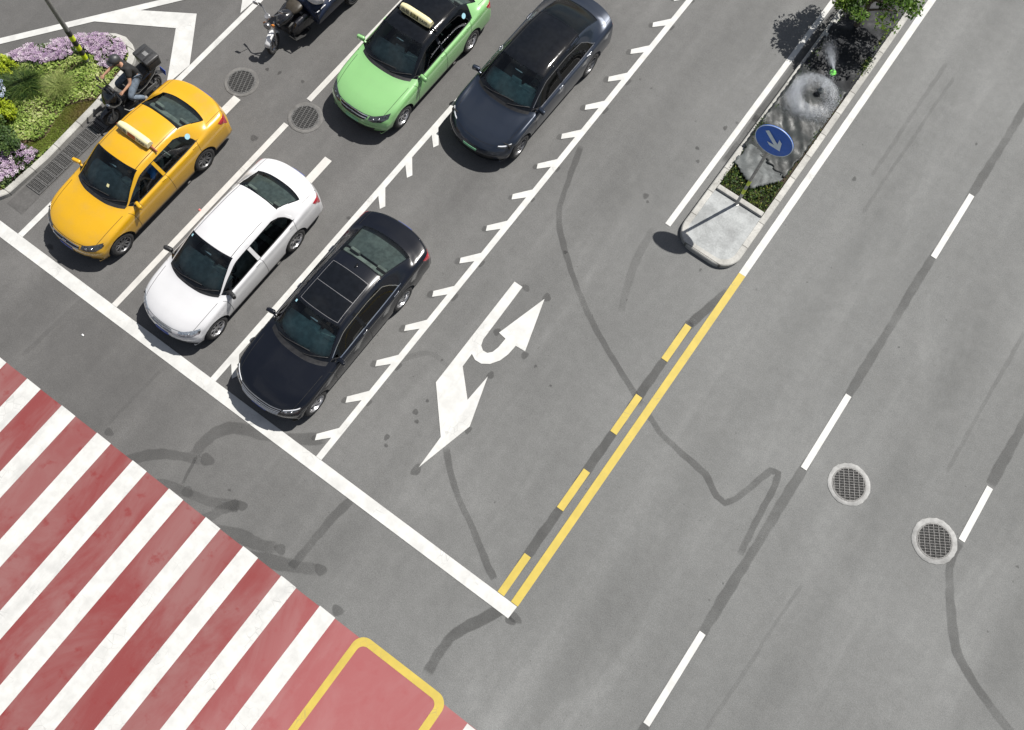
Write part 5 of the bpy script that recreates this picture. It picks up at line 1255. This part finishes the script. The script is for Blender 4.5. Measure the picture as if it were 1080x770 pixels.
b = MB(); b.loft([((0, .03, .74), .09, .03), ((0, .12, .765), .14, .055), ((0, .34, .765), .165, .055), ((0, .44, .80), .165, .07), ((0, .70, .845), .14, .055), ((0, .80, .85), .08, .03)], 20); b.build('saddle', SEATL, sc_root)
b = MB(); b.loft([((0, -.88, .42), .03, .02), ((0, -.78, .485), .065, .02), ((0, -.62, .50), .07, .022), ((0, -.46, .45), .06, .02)], 16); b.build('front_mudguard', DKB, sc_root)
b = MB(); b.loft([((0, .50, .50), .06, .02), ((0, .70, .50), .075, .02), ((0, .88, .42), .07, .02), ((0, .95, .34), .05, .012)], 16); b.build('rear_mudguard', DKM, sc_root)
for sx in (-1, 1):
    b = MB(); b.tube([(sx*.075, -.64, .235), (sx*.075, -.52, .56)], .022, 10); b.build('fork_leg', ALLOYD, sc_root)
    b = MB(); b.tube([(sx*.11, .62, .235), (sx*.12, .50, .60)], .024, 10); b.build('shock_absorber', STEEL, sc_root)
    b = MB(); b.ball((sx*.10, -.585, .74), (.055, .04, .035), 14, 9); b.build('headlight', LAMPC, sc_root)
    b = MB(); b.tube([(sx*.14, -.32, 1.0), (sx*.20, -.36, 1.15)], .007, 7); b.box((sx*.235, -.37, 1.18), (.115, .035, .075), Matrix.Rotation(-.25, 4, 'X'), 0, .02); b.build('rear_mirror', BLACKP, sc_root)
    b = MB(); b.tube([(sx*.22, -.35, .46), (sx*.27, -.28, .36), (sx*.27, -.05, .30), (sx*.22, .08, .40)], .013, 8); b.build('crash_bar', STEEL, sc_root)
b = MB(); b.tube([(-.36, -.24, 1.005), (-.20, -.27, 1.0), (0, -.34, .97), (.20, -.27, 1.0), (.36, -.24, 1.005)], .013, 8); b.loft([((0, -.40, .95), .10, .04), ((0, -.33, .99), .13, .05), ((0, -.27, .98), .10, .03)], 16); hb = b.build('handlebar', DKM, sc_root)
for sx in (-1, 1): b = MB(); b.tube([(sx*.26, -.255, 1.003), (sx*.385, -.237, 1.006)], .019, 10); b.build('grip', BLACKP, hb)
b = MB(); b.box((0, -.44, 1.06), (.30, .012, .24), Matrix.Rotation(.45, 4, 'X'), 0, .005); b.build('windscreen', GLASSD, sc_root)
b = MB(); b.tube([(-.13, .30, .30), (-.16, .55, .30), (-.17, .70, .33), (-.17, .98, .38)], [.022, .03, .052, .048], 12); b.build('exhaust', STEEL, sc_root)
b = MB(); b.box((.0, .40, .30), (.26, .36, .20), bev=.05); b.box((.12, .45, .32), (.06, .42, .12), bev=.025); b.build('engine', simple('engine_grey', (.10, .10, .10), .5, .4), sc_root)
b = MB(); b.tube([(.16, .62, .80), (.18, .85, .83), (.10, 1.0, .84), (-.10, 1.0, .84), (-.18, .85, .83), (-.16, .62, .80)], .012, 8); b.build('grab_rail', STEEL, sc_root)
b = MB(); b.box((0, .98, .34), (.19, .01, .13), Matrix.Rotation(-.3, 4, 'X')); b.build('number_plate', PLATEB, sc_root)
b = MB(); b.ball((0, .945, .70), (.10, .03, .035), 14, 8); b.build('taillight', TAIL, sc_root)
tb = tag(empty('top_box', (-13.97, 4.20, .008), -.09), 'black hard top box on the rack behind the scooter saddle', 'top box')
b = MB(); b.box((0, .80, .955), (.47, .36, .22), bev=.035, seg=3); bb = b.build('case', simple('box_black', (.022, .022, .022), .42), tb)
b = MB(); b.box((0, .80, 1.10), (.49, .385, .085), bev=.035, seg=3); b.build('lid', simple('box_lid', (.035, .035, .036), .40), tb)
for sx in (-.11, .11): b = MB(); b.box((sx, .80, 1.146), (.035, .30, .012), bev=.005); b.build('lid_rib', BLACKP, tb)
b = MB(); b.box((.0, .80, 1.147), (.13, .10, .008), bev=.003); b.build('lid_pad', simple('pad_grey', (.16, .16, .16), .5), tb)
b = MB(); b.box((0, .612, 1.03), (.09, .012, .07), bev=.004); b.build('latch', STEEL, tb)
rd = tag(empty('person', (-13.97, 4.20, .008), -.09), 'rider in grey helmet, black T-shirt and pale jeans astride the black scooter', 'person')
J = {'pelvis': ((0, .34, .86), .115), 'waist': ((0, .30, 1.02), .11), 'chest': ((0, .22, 1.22), .135), 'neck0': ((0, .17, 1.36), .058), 'neck': ((0, .15, 1.42), .05), 'jaw': ((0, .105, 1.49), .070), 'skull': ((0, .11, 1.575), .085), 'crown': ((0, .12, 1.62), .055)}
E_ = [('pelvis', 'waist'), ('waist', 'chest'), ('chest', 'neck0'), ('neck0', 'neck'), ('neck', 'jaw'), ('jaw', 'skull'), ('skull', 'crown')]
legs = {1: ((.25, -.10, .655), (.27, .20, .37), (.27, .05, .335)), -1: ((-.21, -.08, .70), (-.17, .04, .42), (-.17, -.10, .37))}
for s_ in (1, -1):
    J.update({'sh%s' % s_: ((s_*.185, .20, 1.30), .062), 'el%s' % s_: ((s_*.315, .05, 1.09), .040), 'wr%s' % s_: ((s_*.325, -.17, 1.045), .027), 'hand%s' % s_: ((s_*.325, -.225, 1.035), (.034, .020))})
    E_ += [('chest', 'sh%s' % s_), ('sh%s' % s_, 'el%s' % s_), ('el%s' % s_, 'wr%s' % s_), ('wr%s' % s_, 'hand%s' % s_)]
    k, an, to = legs[s_]; J.update({'hip%s' % s_: ((s_*.10, .31, .84), .095), 'kn%s' % s_: (k, .062), 'an%s' % s_: (an, .040), 'to%s' % s_: (to, .035)})
    E_ += [('pelvis', 'hip%s' % s_), ('hip%s' % s_, 'kn%s' % s_), ('kn%s' % s_, 'an%s' % s_), ('an%s' % s_, 'to%s' % s_)]
    hand_joints(J, E_, s_, J['wr%s' % s_][0], J['hand%s' % s_][0], (0, -1, -.15))
skin_mesh('body', J, E_, SKIN, rd)
T = {'hem': ((0, .375, .80), .158), 'waist': ((0, .31, 1.02), .142), 'chest': ((0, .23, 1.22), .165), 'neck0': ((0, .175, 1.355), .075)}; ET = [('hem', 'waist'), ('waist', 'chest'), ('chest', 'neck0')]
for s_ in (1, -1):
    T.update({'sh%s' % s_: ((s_*.19, .20, 1.30), .085), 'sl%s' % s_: ((s_*.262, .115, 1.175), .072)}); ET += [('chest', 'sh%s' % s_), ('sh%s' % s_, 'sl%s' % s_)]
skin_mesh('tshirt', T, ET, TEE, rd)
T = {'pelvis': ((0, .34, .87), .138)}; ET = []
for s_ in (1, -1):
    k, an, to = legs[s_]; T.update({'hip%s' % s_: ((s_*.105, .30, .84), .112), 'kn%s' % s_: (k, .080), 'an%s' % s_: (an, .058)}); ET += [('pelvis', 'hip%s' % s_), ('hip%s' % s_, 'kn%s' % s_), ('kn%s' % s_, 'an%s' % s_)]
    b = MB(); to_, a_ = Vector(to), Vector(an); b.loft([(tuple(a_+Vector((0, .05, -.03))), .040, .04), (tuple(a_+Vector((0, .0, -.035))), .045, .05), (tuple((a_+to_)/2+Vector((0, 0, -.03))), .048, .038), (tuple(to_+Vector((0, -.05, -.015))), .046, .028), (tuple(to_+Vector((0, -.09, -.015))), .03, .018)], 14); b.build('shoe', SHOE, rd)
skin_mesh('jeans', T, ET, JEAN, rd)
face_parts(rd, (0, .10, 1.545), hair=False)
b = MB(); b.ball((0, .118, 1.595), (.116, .136, .112), 22, 12); b.loft([((0, .0, 1.60), .09, .012), ((0, -.045, 1.585), .08, .009), ((0, -.075, 1.57), .05, .006)], 14)
b.build('helmet', HELM, rd)
# ---- drivers behind the glass
def driver(car, S, label, shirt, skin=SKIN):
    q1 = S.P([9.], [8.])[0]; ys = q1[1]+.18; M_ = car.matrix_basis.copy(); r = empty('person', car.location, car.rotation_euler.z); tag(r, label, 'person')
    o = Vector((.36, ys, 0)); V_ = lambda x, y, z: tuple(o+Vector((x, y, z)))
    J = {'pelvis': (V_(0, .22, .62), .13), 'waist': (V_(0, .24, .78), .12), 'chest': (V_(0, .25, .95), .135), 'neck0': (V_(0, .22, 1.09), .055), 'neck': (V_(0, .20, 1.13), .05), 'jaw': (V_(0, .165, 1.17), .068), 'skull': (V_(0, .175, 1.245), .082), 'crown': (V_(0, .18, 1.285), .05)}
    E_ = [('pelvis', 'waist'), ('waist', 'chest'), ('chest', 'neck0'), ('neck0', 'neck'), ('neck', 'jaw'), ('jaw', 'skull'), ('skull', 'crown')]
    T = {k: (J[k][0], J[k][1]+.022) for k in ('pelvis', 'waist', 'chest')}; ET = [('pelvis', 'waist'), ('waist', 'chest')]
    q0 = S.P([7.], [8.])[0]; wy = q0[1]+.80-ys
    for s_ in (1, -1):
        J.update({'sh%s' % s_: (V_(s_*.18, .24, 1.03), .06), 'el%s' % s_: (V_(s_*.25, .02, .84), .042), 'wr%s' % s_: (V_(s_*.17, wy+.10, 1.00), .028), 'hand%s' % s_: (V_(s_*.165, wy+.04, 1.03), (.032, .02)),
                  'hip%s' % s_: (V_(s_*.10, .18, .60), .09), 'kn%s' % s_: (V_(s_*.16, -.26, .64), .062), 'an%s' % s_: (V_(s_*.13, -.55, .42), .042), 'to%s' % s_: (V_(s_*.13, -.68, .42), .032)})
        E_ += [('chest', 'sh%s' % s_), ('sh%s' % s_, 'el%s' % s_), ('el%s' % s_, 'wr%s' % s_), ('wr%s' % s_, 'hand%s' % s_), ('pelvis', 'hip%s' % s_), ('hip%s' % s_, 'kn%s' % s_), ('kn%s' % s_, 'an%s' % s_), ('an%s' % s_, 'to%s' % s_)]
        hand_joints(J, E_, s_, J['wr%s' % s_][0], J['hand%s' % s_][0], (0, -1, .2))
        T.update({'sh%s' % s_: (J['sh%s' % s_][0], .078), 'el%s' % s_: (J['el%s' % s_][0], .058)}); ET += [('chest', 'sh%s' % s_), ('sh%s' % s_, 'el%s' % s_)]
    skin_mesh('body', J, E_, skin, r); skin_mesh('shirt', T, ET, shirt, r); face_parts(r, V_(0, .165, 1.215))
driver(Y_, SY, 'driver in a blue shirt at the wheel of the yellow taxi', NAVY)
driver(K_, SK, 'driver in a pale shirt at the wheel of the black saloon', simple('pale_shirt', (.40, .38, .35), .85))
# ---- motor tricycle
NAVYP = simple('trike_blue_paint', (.006, .012, .032), .35, coat=.4, var=.3); TARP = simple('navy_tarpaulin', (.006, .013, .036), .7, var=.4, vscale=5, bump=.6, bscale=7)
CHR = simple('dull_chrome', (.32, .32, .33), .28, .9, var=.25, vscale=20); SADB = simple('brown_black_vinyl', (.030, .024, .016), .5)
tk = tag(empty('motor_tricycle', (-12.32, 7.80, .008), R(-2)), 'black and blue cargo tricycle with chrome handlebars at the top of the leftmost lane', 'motor tricycle')
fw = moto_wheel(tk, -.42, .27, .10, CHR, x=-.06, steer=.30, name='front_wheel', spokes=9)
b = MB()
for k in range(9):
    pass
secs = []
for a in np.linspace(R(150), R(20), 9): secs.append(a)
Ms = Matrix.Translation((-.06, -.42, .27)) @ Matrix.Rotation(.30, 4, 'Z')
V = []; F = []
for a in secs:
    for wx, dr in ((-.075, -.03), (-.06, .0), (0, .012), (.06, .0), (.075, -.03)): V.append(Ms @ Vector((wx, -math.cos(math.pi-a)*(.31+dr), math.sin(a)*(.31+dr))))
for i in range(8):
    for j in range(4): F.append((i*5+j, i*5+j+1, (i+1)*5+j+1, (i+1)*5+j))
b.add(V, F); o = b.build('front_mudguard', simple('white_mudguard', (.60, .60, .60), .25, coat=.6), tk); mo = o.modifiers.new('thickness', 'SOLIDIFY'); mo.thickness = .006
for sx in (-1, 1):
    b = MB(); p0 = Ms @ Vector((sx*.085, 0, 0)); p1 = Ms @ Vector((sx*.085, .16, .62)); b.tube([tuple(p0), tuple(p0.lerp(p1, .5)), tuple(p1)], [.024, .022, .018], 10); b.build('fork_leg', CHR, tk)
    b = MB(); c0 = Ms @ Vector((sx*.105, .05, .60)); b.lathe([(0, -.045), (.03, -.04), (.05, 0), (.046, .01), (0, .012)], c=tuple(c0), axis='Y', n=16, M=Matrix.Scale(-1, 4, (0, 1, 0))); b.build('indicator', ORANGE, tk)
Hb = Ms @ Matrix.Translation((0, .20, .72))
b = MB(); b.tube([tuple(Hb @ Vector(p)) for p in ((-.36, .20, .06), (-.26, .15, .07), (-.12, .03, .04), (0, 0, 0), (.12, .03, .04), (.26, .15, .07), (.36, .20, .06))], .014, 8); hb = b.build('handlebar', CHR, tk)
for sx in (-1, 1):
    b = MB(); b.tube([tuple(Hb @ Vector((sx*.27, .155, .07))), tuple(Hb @ Vector((sx*.38, .205, .06)))], .020, 10); b.build('grip', BLACKP, hb)
    b = MB(); e0, e1 = Hb @ Vector((sx*.22, .12, .07)), Hb @ Vector((sx*.29, .02, .24)); b.tube([tuple(e0), tuple(e0.lerp(e1, .6)+Vector((0, 0, .02))), tuple(e1)], .007, 7); b.box(tuple(e1+Vector((sx*.04, 0, .03))), (.13, .03, .085), Matrix.Rotation(.42-.2, 4, 'Z'), 0, .015); b.build('rear_mirror', CHR, tk)
b = MB(); c0 = Ms @ Vector((0, -.02, .62)); b.lathe([(0, .02), (.085, .015), (.092, 0), (.08, -.05), (.04, -.10), (0, -.11)], c=tuple(c0), axis='Y', n=24, M=Matrix.Rotation(.30, 4, 'Z') @ Matrix.Scale(-1, 4, (0, 1, 0))); b.build('headlight', CHR, tk)
b = MB(); c0 = Ms @ Vector((0, .12, .80)); b.lathe([(0, 0), (.07, 0), (.072, .05), (.06, .06), (0, .055)], c=tuple(c0), n=20, M=Matrix.Rotation(.5, 4, 'X')); b.build('speedometer', simple('dial_grey', (.20, .20, .21), .25, coat=.6), tk)
b = MB(); b.loft([((0, -.16, .72), .05, .06), ((0, -.05, .78), .13, .11), ((0, .12, .79), .16, .13), ((0, .30, .75), .12, .09)], 18); b.build('fuel_tank', simple('tank_black', (.012, .012, .014), .22, coat=.6), tk)
b = MB(); b.loft([((0, .26, .80), .13, .05), ((0, .36, .83), .19, .07), ((0, .52, .84), .20, .08), ((0, .57, .85), .16, .05)], 18, p=3.2); b.build('saddle', SADB, tk)
b = MB(); b.box((0, .25, .42), (.30, .50, .34), bev=.05); b.lathe([(.12, -.16), (.13, -.1), (.13, .1), (.12, .16)], c=(.0, .1, .38), axis='X', n=16, cap=True); b.build('engine', simple('engine_dark', (.03, .03, .03), .5, .3), tk)
b = MB(); b.tube([(0, -.12, .85), (0, -.02, .55), (0, .2, .24), (0, .8, .26), (0, 2.3, .38)], .03, 8); b.tube([(.30, .85, .30), (.30, 2.3, .38)], .025, 8); b.tube([(-.30, .85, .30), (-.30, 2.3, .38)], .025, 8); b.tube([(-.38, .84, .30), (.38, .84, .30)], .03, 8); b.build('chassis', DKM, tk)
for sx in (-1, 1):
    b = MB(); b.tube([(sx*.16, -.06, .36), (sx*.36, -.04, .34), (sx*.40, .20, .30), (sx*.38, .46, .30), (sx*.16, .50, .30)], .016, 8); b.box((sx*.27, .20, .285), (.20, .42, .015)); b.build('footboard', simple('footboard_black', (.012, .012, .012), .7), tk)
    b = MB(); b.tube([(sx*.10, .12, .30), (sx*.26, .02, .32), (sx*.36, .02, .36)], .012, 7); b.build('pedal', CHR, tk)
bd = MB(); bd.box((0, 1.58, .52), (1.16, 1.98, .05)); bd.build('bed_floor', NAVYP, tk)
for sx in (-1, 1): b = MB(); b.box((sx*.575, 1.58, .70), (.035, 1.98, .34), bev=.008); b.tube([(sx*.575, .60, .885), (sx*.575, 2.57, .885)], .022, 8); b.build('side_board', NAVYP, tk)
for yy in (.60, 2.555): b = MB(); b.box((0, yy, .70), (1.10, .035, .34), bev=.008); b.build('end_board', NAVYP, tk)
for sx in (-1, 1):
    b = MB(); b.loft([((sx*.20, .02, .40), .05, .10), ((sx*.24, .16, .50), .09, .20), ((sx*.26, .45, .52), .10, .22), ((sx*.28, .80, .50), .09, .20)], 16); b.build('side_fairing', simple('fairing_black', (.010, .010, .013), .3, coat=.5), tk)
for sx in (-1, 1): moto_wheel(tk, 1.90, .27, .13, ALLOYD, x=sx*.46, name='rear_wheel')
# load
b = MB(); n = 26; V = []; F = []
for i in range(n):
    for j in range(n):
        u, v = i/(n-1)*2-1, j/(n-1)*2-1; x = u*.64; y = 1.52+v*.98; z = 1.02*(1-.10*abs(u)**3)-.16*abs(u)**6-.14*abs(v)**8+.05*math.sin(5*x+1)*math.sin(4*y)+.03*math.sin(13*x+7*y); V.append((x+.02*math.sin(9*y), y, z))
for i in range(n-1):
    for j in range(n-1): F.append((i*n+j, (i+1)*n+j, (i+1)*n+j+1, i*n+j+1))
b.add(V, F); o = b.build('tarpaulin', TARP); o.location = tk.location; o.rotation_euler = tk.rotation_euler; mo = o.modifiers.new('thickness', 'SOLIDIFY'); mo.thickness = .012; mo.offset = -1; tag(o, 'dark blue tarpaulin spread over the load of the motor tricycle', 'tarpaulin')
b = MB(); b.loft([((0, -.34, .10), .08, .05), ((0, -.28, .12), .20, .11), ((0, 0, .13), .25, .13), ((.02, .26, .12), .20, .11), ((.02, .33, .10), .07, .05)], 20); o = b.build('sack', simple('white_sack', (.56, .53, .52), .8, var=.15, bump=.8, bscale=6)); o.location = tk.location+Vector((.36, .95, 1.0)); o.rotation_euler.z = .5; tag(o, 'white sack lying on the blue tarpaulin of the tricycle', 'sack')
# ------------------------------------------------------------------ light, sky, camera
sun_dir = Vector((.72*1., 1.66, 2.9)).normalized()
el = math.asin(sun_dir.z); az = math.atan2(sun_dir.x, sun_dir.y)
sl = bpy.data.lights.new('sun', 'SUN'); sl.energy = 4.6; sl.angle = R(.53); sl.color = (1., .965, .91)
so = bpy.data.objects.new('sun', sl); COL.objects.link(so); so.rotation_euler = (-sun_dir).to_track_quat('-Z', 'Y').to_euler(); so.location = (20, 40, 60)
wd = bpy.data.worlds.new('World'); sc.world = wd; wd.use_nodes = True; nt = wd.node_tree; nt.nodes.clear(); h = N(nt)
sky = h.n('ShaderNodeTexSky'); sky.sky_type = 'NISHITA'; sky.sun_disc = False; sky.sun_elevation = el; sky.sun_rotation = az
sky.air_density = 1.0; sky.dust_density = 1.5; sky.ozone_density = 1.0
tc = h.n('ShaderNodeTexCoord'); nz = h.noise(h.scale(tc.outputs['Generated'], 1, 1, 1.3), 1.9, 6, .58, .35)
cl = h.mix(h.ramp(nz, .46, .72, .05, .65), h.mix(.35, sky.outputs[0], (2.3, 2.3, 2.35)), (6.5, 6.7, 7.0))
bg = h.n('ShaderNodeBackground'); h.l(cl, bg.inputs[0]); bg.inputs[1].default_value = .058
wo = h.n('ShaderNodeOutputWorld'); h.l(bg.outputs[0], wo.inputs[0])
cam = bpy.data.cameras.new('camera'); co = bpy.data.objects.new('camera', cam); COL.objects.link(co)
cam.sensor_width = 36.; cam.sensor_fit = 'HORIZONTAL'; cam.lens = 36.*919.96/1080.; cam.clip_start = .1; cam.clip_end = 1000.
M = Matrix.Rotation(.480655, 4, 'Z') @ Matrix.Rotation(.315151, 4, 'X') @ Matrix.Rotation(.148730, 4, 'Z')
M.translation = Vector((-.246743, -1.026057, 18.255955)); co.matrix_world = M; sc.camera = co
sc.view_settings.view_transform = 'Standard'; sc.view_settings.look = 'None'; sc.view_settings.gamma = 1.; sc.view_settings.use_curve_mapping = False
sc.view_settings.exposure = .62
sc.cycles.max_bounces = 8; sc.cycles.transparent_max_bounces = 16; sc.cycles.use_denoising = True
